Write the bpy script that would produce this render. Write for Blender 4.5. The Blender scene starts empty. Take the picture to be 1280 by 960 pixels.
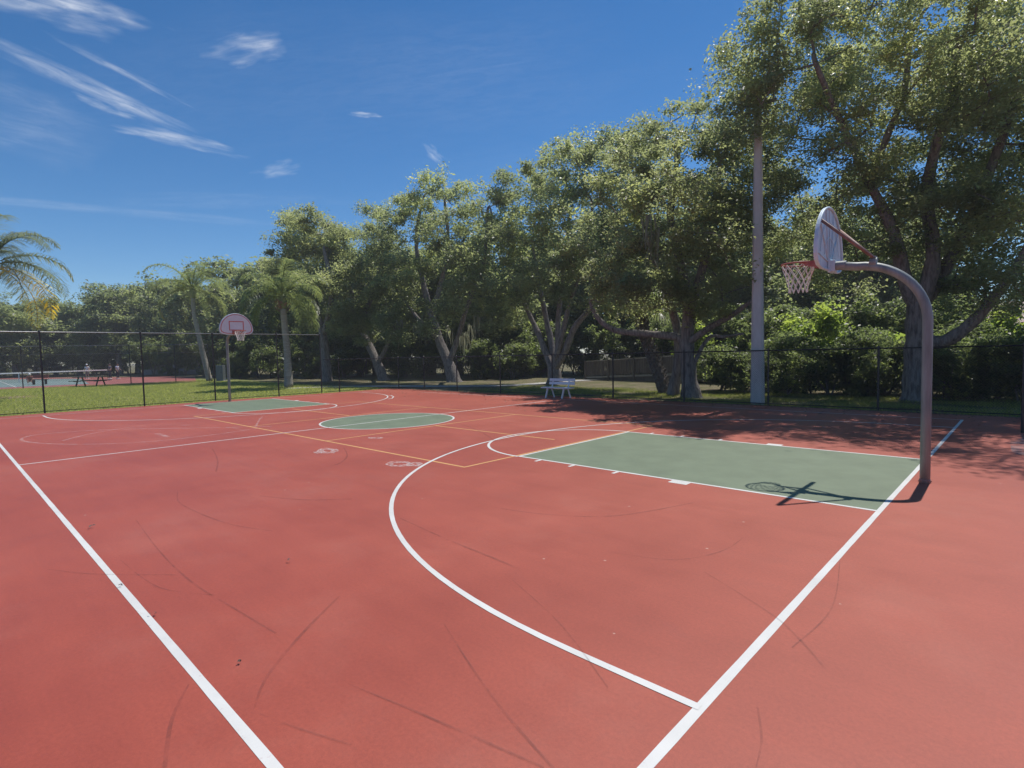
import bpy, math, random
import numpy as np
from mathutils import Vector, Matrix

random.seed(7)
rng = np.random.default_rng(11)
PI = math.pi
scene = bpy.context.scene
COL = scene.collection

# ------------------------------------------------------------------ camera calibration
CAM = np.array([1.188, -8.881, 1.816])
FW = np.array([-0.6879, 0.72372, -0.05477]); FW /= np.linalg.norm(FW)
ROLL = math.radians(-1.30)
_R = np.cross(FW, [0, 0, 1.0]); _R /= np.linalg.norm(_R)
_U = np.cross(_R, FW)
RT = math.cos(ROLL) * _R + math.sin(ROLL) * _U
UP = -math.sin(ROLL) * _R + math.cos(ROLL) * _U
FPX = 685.5                                  # focal length in pixels of a 1280 wide picture


def ray(px, py):
    return FW + (px - 640) / FPX * RT - (py - 480) / FPX * UP


def G(px, py, z=0.0):                        # survey of the ground: where a photographed point lies
    d = ray(px, py)
    return CAM + (z - CAM[2]) / d[2] * d


def PY(px, py, Y):
    d = ray(px, py)
    return CAM + (Y - CAM[1]) / d[1] * d


def PD(px, py, D):
    return CAM + D * ray(px, py)


# ------------------------------------------------------------------ object helpers
def tag(o, label=None, cat=None, group=None, kind=None):
    if label: o['label'] = label
    if cat: o['category'] = cat
    if group: o['group'] = group
    if kind: o['kind'] = kind
    return o


def empty(name, loc, label, cat, group=None, rz=0.0):
    o = bpy.data.objects.new(name, None)
    o.empty_display_size = 0.2
    COL.objects.link(o)
    o.location = [float(c) for c in loc]
    o.rotation_euler = (0, 0, rz)
    return tag(o, label, cat, group)


class MB:
    def __init__(s):
        s.v = []; s.f = []

    def add(s, vs, fs):
        b = len(s.v)
        s.v += [tuple(float(c) for c in v) for v in vs]
        s.f += [tuple(b + i for i in f) for f in fs]

    def box(s, c, size, rz=0.0, rot=None):
        hx, hy, hz = size[0] / 2, size[1] / 2, size[2] / 2
        m = rot if rot is not None else Matrix.Rotation(rz, 3, 'Z')
        vs = []
        for z in (-hz, hz):
            for x, y in ((-hx, -hy), (hx, -hy), (hx, hy), (-hx, hy)):
                vs.append(m @ Vector((x, y, z)) + Vector(c))
        s.add(vs, [(3, 2, 1, 0), (4, 5, 6, 7), (0, 1, 5, 4), (1, 2, 6, 5), (2, 3, 7, 6), (3, 0, 4, 7)])

    def bar(s, a, b, w, h):                    # rectangular bar from a to b
        a = Vector(a); b = Vector(b); d = b - a
        q = d.to_track_quat('X', 'Z').to_matrix()
        s.box((a + b) / 2, (d.length, w, h), rot=q)

    def tube(s, pts, rad, n=8, cap=True, closed=False, rough=0.0, flare=False):
        P = [Vector(p) for p in pts]
        if not hasattr(rad, '__len__'): rad = [rad] * len(P)
        N = len(P)
        ref = Vector((0.13, 0.27, 0.95))
        b = len(s.v)
        prev = None
        for i in range(N):
            if closed: t = P[(i + 1) % N] - P[i - 1]
            else: t = P[min(i + 1, N - 1)] - P[max(i - 1, 0)]
            t.normalize()
            if prev is None:
                u = t.cross(ref)
                if u.length < 0.1: u = t.cross(Vector((1, 0, 0)))
            else:
                u = prev - t * prev.dot(t)
            u.normalize(); prev = u
            w = t.cross(u)
            for k in range(n):
                a = 2 * PI * k / n
                q = 1.0
                if rough: q += rough * (math.sin(k * 2.1 + i * .35) + .7 * math.sin(k * 3.7 - i * .8) + .5 * math.sin(k * 5.3 + i * 1.9))
                if flare and i < 4: q += (.34, .22, .10, .04)[i] * max(-.3, math.cos(5 * a + 1))
                s.v.append(tuple(P[i] + (u * math.cos(a) + w * math.sin(a)) * rad[i] * q))
        M = N if closed else N - 1
        for i in range(M):
            j = (i + 1) % N
            for k in range(n):
                k2 = (k + 1) % n
                s.f.append((b + i * n + k, b + i * n + k2, b + j * n + k2, b + j * n + k))
        if cap and not closed:
            s.f.append(tuple(b + k for k in range(n))[::-1])
            s.f.append(tuple(b + (N - 1) * n + k for k in range(n)))

    def prism(s, outline, axis_vec, origin, ux, uy):   # outline in (ux,uy) extruded by axis_vec
        o = Vector(origin); ux = Vector(ux); uy = Vector(uy); av = Vector(axis_vec)
        n = len(outline)
        vs = [o + ux * p[0] + uy * p[1] for p in outline] + [o + ux * p[0] + uy * p[1] + av for p in outline]
        fs = [tuple(range(n))[::-1], tuple(range(n, 2 * n))]
        fs += [(i, (i + 1) % n, n + (i + 1) % n, n + i) for i in range(n)]
        s.add(vs, fs)

    def build(s, name, mat, parent=None, smooth=False, bevel=0.0):
        me = bpy.data.meshes.new(name)
        me.from_pydata(s.v, [], s.f); me.update()
        import bmesh
        bm = bmesh.new(); bm.from_mesh(me)
        bmesh.ops.recalc_face_normals(bm, faces=bm.faces)
        bm.to_mesh(me); bm.free()
        if smooth:
            me.polygons.foreach_set('use_smooth', [True] * len(me.polygons))
        me.materials.append(mat)
        o = bpy.data.objects.new(name, me); COL.objects.link(o)
        if parent is not None: o.parent = parent
        if bevel:
            m = o.modifiers.new('bevel', 'BEVEL'); m.width = bevel; m.segments = 2; m.limit_method = 'ANGLE'
        return o


def np_mesh(name, V, Fq, mat, parent=None, attr=None, smooth=False):
    """mesh from numpy arrays of verts and equal-size faces"""
    me = bpy.data.meshes.new(name)
    V = np.asarray(V, np.float32); Fq = np.asarray(Fq, np.int32)
    k = Fq.shape[1]
    me.vertices.add(len(V)); me.vertices.foreach_set('co', V.ravel())
    me.loops.add(Fq.size); me.loops.foreach_set('vertex_index', Fq.ravel())
    me.polygons.add(len(Fq))
    me.polygons.foreach_set('loop_start', np.arange(0, Fq.size, k, dtype=np.int32))
    if smooth: me.polygons.foreach_set('use_smooth', np.ones(len(Fq), bool))
    if attr is not None:
        a = me.attributes.new('tint', 'FLOAT', 'POINT')
        a.data.foreach_set('value', np.asarray(attr, np.float32))
    me.update(calc_edges=True)
    me.materials.append(mat)
    o = bpy.data.objects.new(name, me); COL.objects.link(o)
    if parent is not None: o.parent = parent
    return o


def copy_tree(o, parent=None):
    c = o.copy(); COL.objects.link(c); c.parent = parent
    for ch in o.children: copy_tree(ch, c)
    return c


# ------------------------------------------------------------------ materials
def new_mat(name):
    m = bpy.data.materials.new(name); m.use_nodes = True
    nt = m.node_tree
    b = nt.nodes['Principled BSDF']
    return m, nt, b


def N(nt, t, **kw):
    n = nt.nodes.new(t)
    for k, v in kw.items():
        if k in ('operation', 'blend_type', 'data_type', 'attribute_name', 'noise_dimensions', 'feature', 'distance'):
            setattr(n, k, v)
        else:
            n.inputs[k].default_value = v
    return n


def ramp(nt, fac, stops):
    r = nt.nodes.new('ShaderNodeValToRGB')
    e = r.color_ramp.elements
    while len(e) < len(stops): e.new(0.5)
    for i, (p, c) in enumerate(stops):
        e[i].position = p
        e[i].color = tuple(c) + (1,) if len(c) == 3 else c
    nt.links.new(fac, r.inputs['Fac'])
    return r.outputs['Color']


def mixc(nt, fac, a, b, bt='MIX'):
    n = nt.nodes.new('ShaderNodeMix'); n.data_type = 'RGBA'; n.blend_type = bt
    for s, v in (('Factor', fac), ('A', a), ('B', b)):
        sock = [i for i in n.inputs if i.name == s and (i.type == 'RGBA' or s == 'Factor' and i.type == 'VALUE')][0]
        if hasattr(v, 'is_output'): nt.links.new(v, sock)
        elif s == 'Factor': sock.default_value = v
        else: sock.default_value = tuple(v) + (1,)
    return [o for o in n.outputs if o.type == 'RGBA'][0]


def noise(nt, scale, detail=4, rough=0.55, vec=None, stretch=None):
    n = N(nt, 'ShaderNodeTexNoise', Scale=scale, Detail=detail, Roughness=rough)
    if vec is None:
        tc = nt.nodes.new('ShaderNodeTexCoord'); vec = tc.outputs['Object']
    if stretch:
        mp = nt.nodes.new('ShaderNodeMapping'); mp.inputs['Scale'].default_value = stretch
        nt.links.new(vec, mp.inputs['Vector']); vec = mp.outputs['Vector']
    nt.links.new(vec, n.inputs['Vector'])
    return n.outputs['Fac']


def bump(nt, b, h, strength=0.3, dist=0.02):
    n = N(nt, 'ShaderNodeBump', Strength=strength, Distance=dist)
    nt.links.new(h, n.inputs['Height']); nt.links.new(n.outputs['Normal'], b.inputs['Normal'])


def mottled(name, c1, c2, scale=3.0, rough=0.6, metal=0.0, spec=0.5, bumps=0.15, bscale=60, stretch=None, c3=None, bdist=0.01):
    m, nt, b = new_mat(name)
    f = noise(nt, scale, 6, 0.6, stretch=stretch)
    stops = [(0.3, c1), (0.7, c2)] if c3 is None else [(0.3, c1), (0.55, c2), (0.72, c3)]
    nt.links.new(ramp(nt, f, stops), b.inputs['Base Color'])
    b.inputs['Roughness'].default_value = rough
    b.inputs['Metallic'].default_value = metal
    b.inputs['Specular IOR Level'].default_value = spec
    if bumps:
        bump(nt, b, noise(nt, bscale, 4, stretch=stretch), bumps, bdist)
    return m


def court_mat():
    m, nt, b = new_mat('red_acrylic')
    big = noise(nt, 0.22, 5, 0.6)
    mid = noise(nt, 1.3, 6, 0.65)
    fine = noise(nt, 42, 8, 0.8)
    streak = noise(nt, 2.0, 5, 0.6, stretch=(0.25, 2.4, 1))
    c = ramp(nt, big, [(0.33, (0.322, 0.058, 0.032)), (0.66, (0.392, 0.083, 0.048))])
    c2 = ramp(nt, mid, [(0.3, (0.91, 0.91, 0.91)), (0.7, (1.07, 1.08, 1.08))])
    c = mixc(nt, 0.75, c, c2, 'MULTIPLY')
    c4 = ramp(nt, fine, [(0.25, (0.74, 0.74, 0.74)), (0.75, (1.26, 1.26, 1.26))])
    c = mixc(nt, 0.85, c, c4, 'MULTIPLY')
    c = mixc(nt, 0.55, c, ramp(nt, streak, [(0.3, (0.93, 0.91, 0.91)), (0.7, (1.07, 1.10, 1.10))]), 'MULTIPLY')
    grit = noise(nt, 240, 4, 0.8)
    c = mixc(nt, 0.9, c, ramp(nt, grit, [(0.3, (0.72, 0.72, 0.72)), (0.7, (1.28, 1.28, 1.28))]), 'MULTIPLY')
    # dusty wear
    dust = noise(nt, 0.45, 7, 0.7)
    dm = N(nt, 'ShaderNodeMapRange'); dm.inputs['From Min'].default_value = 0.52; dm.inputs['From Max'].default_value = 0.78
    dm.inputs['To Max'].default_value = 0.22
    nt.links.new(dust, dm.inputs['Value'])
    c = mixc(nt, dm.outputs['Result'], c, (0.43, 0.20, 0.15))
    # grime blotches
    gr = noise(nt, 0.9, 7, 0.72, stretch=(1, 1.6, 1))
    gm = N(nt, 'ShaderNodeMapRange'); gm.inputs['From Min'].default_value = 0.56; gm.inputs['From Max'].default_value = 0.8
    gm.inputs['To Max'].default_value = 0.26
    nt.links.new(gr, gm.inputs['Value'])
    c = mixc(nt, gm.outputs['Result'], c, (0.22, 0.062, 0.05))
    # pale chips
    tc = nt.nodes.new('ShaderNodeTexCoord')
    vo = N(nt, 'ShaderNodeTexVoronoi', Scale=2.1); nt.links.new(tc.outputs['Object'], vo.inputs['Vector'])
    nf = noise(nt, 38, 3, 0.6)
    ad = N(nt, 'ShaderNodeMath', operation='MULTIPLY_ADD'); ad.inputs[1].default_value = 0.05
    nt.links.new(nf, ad.inputs[0]); nt.links.new(vo.outputs['Distance'], ad.inputs[2])
    lt = N(nt, 'ShaderNodeMath', operation='LESS_THAN'); lt.inputs[1].default_value = 0.050
    nt.links.new(ad.outputs[0], lt.inputs[0])
    mm = N(nt, 'ShaderNodeMath', operation='MULTIPLY'); mm.inputs[1].default_value = 0.6
    nt.links.new(lt.outputs[0], mm.inputs[0])
    c = mixc(nt, mm.outputs[0], c, (0.58, 0.42, 0.34))
    nt.links.new(c, b.inputs['Base Color'])
    rr = N(nt, 'ShaderNodeMapRange'); rr.inputs['To Min'].default_value = 0.45; rr.inputs['To Max'].default_value = 0.66
    nt.links.new(mid, rr.inputs['Value']); nt.links.new(rr.outputs['Result'], b.inputs['Roughness'])
    b.inputs['Specular IOR Level'].default_value = 0.5
    bump(nt, b, noise(nt, 220, 3), 0.25, 0.004)
    return m


def paint_mat(name, col, wear=0.35, under=(0.36, 0.09, 0.06), scale=9, rough=0.55, var=0.12):
    m, nt, b = new_mat(name)
    f = noise(nt, 1.7, 6, 0.65)
    lo = tuple(c * (1 - var) for c in col); hi = tuple(min(1, c * (1 + var * 0.6)) for c in col)
    c = ramp(nt, f, [(0.3, lo), (0.7, hi)])
    w = noise(nt, scale, 8, 0.75)
    mr = N(nt, 'ShaderNodeMapRange'); mr.inputs['From Min'].default_value = 0.60; mr.inputs['From Max'].default_value = 0.74
    mr.inputs['To Max'].default_value = wear
    nt.links.new(w, mr.inputs['Value'])
    c = mixc(nt, mr.outputs['Result'], c, under)
    nt.links.new(c, b.inputs['Base Color'])
    b.inputs['Roughness'].default_value = rough
    b.inputs['Specular IOR Level'].default_value = 0.4
    bump(nt, b, noise(nt, 220, 3), 0.2, 0.003)
    return m


def faint_mat(name, col, opacity, scale=7, lo=0.35, hi=0.65):
    """patchy translucent mark: rubber scuffs, chalk, ghost lines"""
    m, nt, b = new_mat(name)
    b.inputs['Base Color'].default_value = tuple(col) + (1,)
    b.inputs['Roughness'].default_value = 0.7
    n = noise(nt, scale, 6, 0.7)
    mr = N(nt, 'ShaderNodeMapRange'); mr.inputs['From Min'].default_value = lo; mr.inputs['From Max'].default_value = hi
    mr.inputs['To Max'].default_value = opacity
    nt.links.new(n, mr.inputs['Value'])
    nt.links.new(mr.outputs['Result'], b.inputs['Alpha'])
    return m


def leaf_mat(name, dark, light, yellow, trans=0.5, rough=0.42):
    m, nt, b = new_mat(name)
    at = nt.nodes.new('ShaderNodeAttribute'); at.attribute_name = 'tint'
    c = ramp(nt, at.outputs['Fac'], [(0.0, dark), (0.55, light), (1.0, yellow)])
    nt.links.new(c, b.inputs['Base Color'])
    b.inputs['Roughness'].default_value = rough
    b.inputs['Specular IOR Level'].default_value = 0.5
    tr = nt.nodes.new('ShaderNodeBsdfTranslucent')
    tcol = mixc(nt, 0.65, c, (1.0, 1.0, 0.68), 'MULTIPLY')
    g = nt.nodes.new('ShaderNodeMix'); 
    hs = nt.nodes.new('ShaderNodeHueSaturation'); hs.inputs['Value'].default_value = 3.5
    nt.links.new(tcol, hs.inputs['Color']); nt.links.new(hs.outputs['Color'], tr.inputs['Color'])
    nt.nodes.remove(g)
    mx = nt.nodes.new('ShaderNodeMixShader'); mx.inputs['Fac'].default_value = trans
    out = nt.nodes['Material Output']
    nt.links.new(b.outputs['BSDF'], mx.inputs[1]); nt.links.new(tr.outputs['BSDF'], mx.inputs[2])
    nt.links.new(mx.outputs['Shader'], out.inputs['Surface'])
    return m


def grass_ground_mat(name, a, b_, dry, amt=(0.5, 0.7)):
    m, nt, b = new_mat(name)
    f = noise(nt, 0.7, 8, 0.7)
    g = noise(nt, 9, 6, 0.7)
    c = ramp(nt, g, [(0.3, a), (0.7, b_)])
    mr = N(nt, 'ShaderNodeMapRange'); mr.inputs['From Min'].default_value = amt[0]; mr.inputs['From Max'].default_value = amt[1]
    nt.links.new(f, mr.inputs['Value'])
    c = mixc(nt, mr.outputs['Result'], c, dry)
    nt.links.new(c, b.inputs['Base Color'])
    b.inputs['Roughness'].default_value = 0.95; b.inputs['Specular IOR Level'].default_value = 0.1
    bump(nt, b, noise(nt, 30, 6, 0.7), 0.8, 0.05)
    return m


M = {}
HAZE = 0.0009  # density of the volume added to lift the darks
M['court'] = court_mat()
M['green'] = paint_mat('green_acrylic', (0.168, 0.208, 0.134), 0.35, (0.25, 0.28, 0.20), 3.0, 0.55, 0.16)
M['white'] = paint_mat('white_line_paint', (0.655, 0.645, 0.61), 0.6, scale=14)
M['yellow'] = paint_mat('yellow_line_paint', (0.66, 0.37, 0.14), 0.25)
M['ghost'] = faint_mat('faded_line_paint', (0.72, 0.50, 0.46), 0.5, 5)
M['chalk'] = faint_mat('chalk', (0.78, 0.62, 0.58), 0.6, 16, 0.38, 0.55)
M['scuff'] = faint_mat('rubber_scuff', (0.13, 0.055, 0.048), 0.30, 3.5, 0.34, 0.66)
M['galv'] = mottled('weathered_galvanised_steel', (0.150, 0.168, 0.165), (0.31, 0.335, 0.33), 11, 0.55, 0.2, 0.5, 0.1, 90, stretch=(1, 1, 0.12))
M['alu'] = mottled('pale_backboard_shell', (0.48, 0.60, 0.68), (0.68, 0.78, 0.84), 5, 0.5, 0.0, 0.5, 0.08, 40, stretch=(1, 2.5, 0.4))
M['board_white'] = mottled('backboard_white', (0.70, 0.70, 0.73), (0.80, 0.80, 0.82), 3, 0.4, 0, 0.5, 0)
M['rim_red'] = mottled('faded_red_paint', (0.33, 0.075, 0.06), (0.46, 0.16, 0.12), 14, 0.5)
M['red_line'] = mottled('red_board_paint', (0.60, 0.13, 0.11), (0.66, 0.18, 0.15), 10, 0.5)
M['brown_steel'] = mottled('rusty_brown_steel', (0.16, 0.075, 0.06), (0.30, 0.17, 0.14), 12, 0.6)
M['net'] = mottled('white_nylon', (0.72, 0.70, 0.66), (0.80, 0.78, 0.74), 20, 0.8, 0, 0.3, 0)
M['black'] = mottled('black_vinyl_coating', (0.012, 0.012, 0.014), (0.028, 0.027, 0.03), 6, 0.45)
M['grey_rail'] = mottled('grey_wire', (0.20, 0.21, 0.22), (0.28, 0.28, 0.29), 6, 0.4, 0.6)
M['concrete_pole'] = mottled('pole_concrete', (0.46, 0.43, 0.41), (0.58, 0.55, 0.53), 5, 0.85, 0, 0.3, 0.3, 50, stretch=(1, 1, 0.3))
M['concrete'] = mottled('path_concrete', (0.36, 0.35, 0.33), (0.50, 0.48, 0.45), 2.5, 0.9, 0, 0.2, 0.3, 40)
M['bark'] = mottled('oak_bark', (0.085, 0.073, 0.067), (0.24, 0.215, 0.20), 13, 0.95, 0, 0.15, 1.0, 18, stretch=(1, 1, 0.22), c3=(0.28, 0.255, 0.235), bdist=0.05)
M['palm_bark'] = mottled('palm_bark', (0.26, 0.235, 0.21), (0.40, 0.375, 0.34), 5, 0.9, 0, 0.2, 0.7, 26, stretch=(0.3, 0.3, 2.2), bdist=0.03)
M['boot_bark'] = mottled('palm_boot_bark', (0.10, 0.085, 0.075), (0.24, 0.215, 0.195), 8, 0.95, 0, 0.1, 0.8, 20, bdist=0.04)
M['boot_dead'] = mottled('dry_palm_sheath', (0.19, 0.11, 0.085), (0.30, 0.20, 0.16), 9, 0.9)
M['crownshaft'] = mottled('palm_crownshaft', (0.16, 0.20, 0.09), (0.26, 0.30, 0.14), 4, 0.6)
M['oak'] = leaf_mat('oak_leaf', (0.112, 0.128, 0.066), (0.172, 0.190, 0.100), (0.25, 0.265, 0.115))
M['oak_deep'] = leaf_mat('deep_oak_leaf', (0.106, 0.126, 0.064), (0.165, 0.186, 0.097), (0.24, 0.26, 0.11))
M['far_leaf'] = leaf_mat('far_tree_leaf', (0.090, 0.112, 0.055), (0.145, 0.168, 0.084), (0.21, 0.23, 0.095))
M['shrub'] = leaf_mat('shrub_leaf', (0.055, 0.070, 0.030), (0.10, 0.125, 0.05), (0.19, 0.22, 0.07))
M['shrub_sunlit'] = leaf_mat('sunlit_shrub_leaf', (0.08, 0.11, 0.028), (0.17, 0.22, 0.045), (0.27, 0.30, 0.06), 0.5)  # sunlight put into the colour: lighter, yellower copy of the shrub leaf
M['frond'] = leaf_mat('palm_frond', (0.085, 0.110, 0.045), (0.14, 0.165, 0.07), (0.22, 0.24, 0.08), 0.45, 0.35)
M['frond_blue'] = leaf_mat('silvery_palm_frond', (0.075, 0.095, 0.065), (0.13, 0.155, 0.105), (0.20, 0.22, 0.15), 0.3, 0.3)
M['frond_yellow'] = leaf_mat('yellowing_palm_frond', (0.30, 0.25, 0.03), (0.52, 0.38, 0.025), (0.60, 0.44, 0.03), 0.4, 0.5)
M['moss'] = leaf_mat('spanish_moss', (0.13, 0.13, 0.10), (0.21, 0.21, 0.165), (0.28, 0.28, 0.21), 0.3, 0.9)
M['grass'] = leaf_mat('grass_blade', (0.085, 0.105, 0.026), (0.15, 0.175, 0.04), (0.26, 0.25, 0.09), 0.4, 0.6)
M['lawn_blade'] = leaf_mat('lawn_blade', (0.17, 0.20, 0.05), (0.26, 0.28, 0.075), (0.34, 0.34, 0.12), 0.4, 0.6)
M['lawn'] = grass_ground_mat('lawn_soil', (0.17, 0.19, 0.055), (0.25, 0.26, 0.085), (0.29, 0.27, 0.13))
M['litter'] = grass_ground_mat('leaf_litter_soil', (0.10, 0.105, 0.045), (0.17, 0.165, 0.075), (0.24, 0.195, 0.135), (0.42, 0.62))
M['wood'] = mottled('weathered_timber', (0.10, 0.085, 0.075), (0.18, 0.155, 0.14), 6, 0.9, 0, 0.2, 0.4, 30, stretch=(1, 1, 0.2))
M['wood_light'] = mottled('bleached_timber', (0.28, 0.255, 0.225), (0.40, 0.37, 0.33), 6, 0.9, 0, 0.2, 0.3, 30)
M['bench_white'] = mottled('bench_white_paint', (0.60, 0.63, 0.66), (0.74, 0.76, 0.78), 8, 0.5)
M['table_green'] = mottled('green_coated_steel', (0.014, 0.04, 0.028), (0.03, 0.065, 0.045), 8, 0.4)
M['tile'] = mottled('roof_tile', (0.42, 0.30, 0.27), (0.54, 0.42, 0.38), 5, 0.8, 0, 0.3, 0.6, 12, stretch=(8, 1, 1), bdist=0.05)
M['stucco'] = mottled('pale_stucco', (0.27, 0.26, 0.27), (0.36, 0.35, 0.35), 3, 0.9, 0, 0.2, 0.2, 60)
M['fascia'] = mottled('white_fascia', (0.60, 0.60, 0.60), (0.70, 0.70, 0.70), 3, 0.6)
M['glass'] = mottled('dark_window', (0.03, 0.035, 0.04), (0.05, 0.055, 0.06), 3, 0.1)
M['lamp_grey'] = mottled('lamp_housing', (0.42, 0.42, 0.43), (0.52, 0.52, 0.53), 6, 0.5)
M['lamp_rust'] = mottled('rusted_lamp_housing', (0.42, 0.14, 0.08), (0.52, 0.22, 0.13), 6, 0.6)
M['tennis_red'] = paint_mat('tennis_red', (0.36, 0.12, 0.10), 0.2)
M['tennis_green'] = paint_mat('tennis_grey_green', (0.20, 0.27, 0.25), 0.2, (0.25, 0.3, 0.28))
M['cabinet'] = mottled('cabinet_steel', (0.10, 0.12, 0.14), (0.15, 0.17, 0.19), 5, 0.5)
M['skin'] = mottled('skin', (0.42, 0.25, 0.18), (0.46, 0.28, 0.20), 9, 0.5, bumps=0)
M['hair'] = mottled('brown_hair', (0.05, 0.035, 0.025), (0.09, 0.06, 0.045), 20, 0.6, bumps=0)
M['cloth_white'] = mottled('white_cloth', (0.72, 0.72, 0.72), (0.80, 0.80, 0.80), 9, 0.9, bumps=0)
M['cloth_blue'] = mottled('pale_blue_cloth', (0.42, 0.47, 0.60), (0.50, 0.55, 0.68), 9, 0.9, bumps=0)
M['cloth_dark'] = mottled('dark_cloth', (0.03, 0.03, 0.045), (0.05, 0.05, 0.07), 9, 0.9, bumps=0)
M['cloth_red'] = mottled('brownish_red_cloth', (0.26, 0.085, 0.065), (0.34, 0.12, 0.09), 9, 0.9, bumps=0)
M['cloth_grey'] = mottled('grey_cloth', (0.16, 0.15, 0.16), (0.22, 0.21, 0.22), 9, 0.9, bumps=0)
M['dead_leaf'] = mottled('dead_leaf', (0.08, 0.065, 0.055), (0.17, 0.135, 0.11), 60, 0.8, bumps=0)
M['chip'] = mottled('bleached_chip', (0.55, 0.48, 0.44), (0.68, 0.62, 0.58), 30, 0.9, bumps=0)

# ------------------------------------------------------------------ ground
gm = MB()
gm.add([(-700, -500, -0.03), (300, -500, -0.03), (300, 700, -0.03), (-700, 700, -0.03)], [(0, 1, 2, 3)])
tag(gm.build('ground', M['litter']), kind='structure')
lm = MB()
lm.add([(-70, -60, -0.018), (-25.55, -60, -0.018), (-25.55, 5.0, -0.018), (-25.6, 9.5, -0.018), (-33, 9.0, -0.018), (-48, 10.5, -0.018), (-70, 12, -0.018)], [tuple(range(7))])
tag(lm.build('lawn', M['lawn']), kind='structure')

cm = MB()
cm.prism([(-25.45, -40), (9, -40), (9, 9.1), (1.1, 9.15), (-24.8, 9.15), (-25.45, 8.8)], (0, 0, 0.15), (0, 0, -0.15), (1, 0, 0), (0, 1, 0))
court = tag(cm.build('court', M['court']), kind='structure')


def path_pts(polys):
    """flat strips from a list of (points, width, closed)"""
    mb = MB()
    return mb


def strip(mb, pts, w, z, closed=False):
    P = [np.array(p[:2], float) for p in pts]
    Q = []                                  # hand-painted edges: denser points, slightly uneven width
    for i in range(len(P) if closed else len(P) - 1):
        a = P[i]; b = P[(i + 1) % len(P)]; k = max(1, int(np.linalg.norm(b - a) / .22)) if not hasattr(w, '__len__') else 1
        Q += [a + (b - a) * q / k for q in range(k)]
    P = Q if closed else Q + [P[-1]]
    n = len(P); L = []; R = []
    for i in range(n):
        if closed:
            a = P[i - 1]; c = P[(i + 1) % n]
        else:
            a = P[max(i - 1, 0)]; c = P[min(i + 1, n - 1)]
        d1 = (P[i] - a); d2 = (c - P[i])
        l1 = np.linalg.norm(d1); l2 = np.linalg.norm(d2)
        if l1 < 1e-9: d1, l1 = d2, l2
        if l2 < 1e-9: d2, l2 = d1, l1
        d1 = d1 / l1; d2 = d2 / l2
        t = d1 + d2; t /= np.linalg.norm(t)
        nrm = np.array([-t[1], t[0]])
        k = 1.0 / max(0.5, float(np.dot(t, d1)))
        ww = (w[i] if hasattr(w, '__len__') else w) / 2 * k * (1 + .05 * math.sin(i * 1.7) * math.sin(i * .63 + 1))
        L.append(P[i] + nrm * ww); R.append(P[i] - nrm * ww)
    vs = [(p[0], p[1], z) for p in L] + [(p[0], p[1], z) for p in R]
    m = n if closed else n - 1
    fs = [(n + i, n + (i + 1) % n, (i + 1) % n, i) for i in range(m)]
    mb.add(vs, fs)


def arc(cx, cy, r, a0, a1, n=48):
    return [(cx + r * math.cos(a0 + (a1 - a0) * i / n), cy + r * math.sin(a0 + (a1 - a0) * i / n)) for i in range(n + 1)]


HL, HW = 12.167, 7.934
KL, KH = 5.39, 1.824
R3, XB = 6.30, 0.80
RC, RF = 1.86, 1.85
LW = 0.052
Z1, Z2, Z3, Z4, Z5 = 0.0008, 0.0013, 0.0018, 0.0023, 0.0028

gp = MB()
for s in (0, 1):
    X = lambda x: -x if s == 0 else -(2 * HL - x)
    gp.add([(X(LW / 2), -KH, Z1), (X(KL), -KH, Z1), (X(KL), KH, Z1), (X(LW / 2), KH, Z1)], [(0, 1, 2, 3)])
c = arc(-HL, 0, RC, 0, 2 * PI, 72)[:-1]
gp.add([(p[0], p[1], Z1) for p in c], [tuple(range(len(c)))])
gp.build('green_paint', M['green'], court)

# white markings; each sheet a little above the last so nothing shares a plane
w1 = MB(); w2 = MB()
strip(w1, [(0, -30), (0, HW + LW / 2)], 0.056, Z2)
strip(w1, [(-2 * HL, -HW), (-2 * HL, HW)], 0.045, Z2)
strip(w2, [(0, -HW), (-2 * HL, -HW)], LW, Z3)
strip(w2, [(0, HW), (-2 * HL + 3.2, HW)], LW * 0.8, Z3)
strip(w2, [(-HL, -HW), (-HL, HW - 0.9)], LW, Z2)
strip(w2, arc(-HL, 0, RC, 0, 2 * PI, 72)[:-1], LW, Z3, True)
w3 = MB()
for s in (0, 1):
    X = (lambda x: -x) if s == 0 else (lambda x: -(2 * HL - x))
    strip(w1, [(X(0.02), -KH), (X(KL), -KH)], LW, Z3)
    strip(w1, [(X(0.02), KH), (X(KL), KH)], LW, Z3)
    strip(w2, [(X(KL), -KH - LW / 2), (X(KL), KH + LW / 2)], LW, Z2)
    a = [(X(KL + RF * math.cos(t)), RF * math.sin(t)) for t in np.linspace(-PI / 2, PI / 2, 40)]
    strip(w3, a, LW, Z4)
    t0 = -PI / 2
    a = [(X(0.0), -R3)] + [(X(XB + R3 * math.cos(t)), R3 * math.sin(t)) for t in np.linspace(-PI / 2, PI / 2, 80)] + [(X(0.0), R3)]
    strip(w3, a, LW, Z5)
    # lane marks
    for sd in (-1, 1):
        y = sd * (KH + 0.10)
        for (xa, wd) in ((2.30, 0.27), (3.33, 0.055), (4.15, 0.055), (4.86, 0.055)):
            w3.add([(X(xa - wd / 2), sd * (KH + LW / 2), Z2), (X(xa + wd / 2), sd * (KH + LW / 2), Z2),
                    (X(xa + wd / 2), sd * (KH + 0.17), Z2), (X(xa - wd / 2), sd * (KH + 0.17), Z2)], [(0, 1, 2, 3)])
hook = [G(483, 494)[:2], G(489, 494.4)[:2], G(492, 496)[:2], G(490, 498)[:2], G(485, 499)[:2]]
strip(w3, hook, 0.05, Z5)
w1.build('white_line', M['white'], court)
w2.build('white_line', M['white'], court)
w3.build('white_line', M['white'], court)

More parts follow.
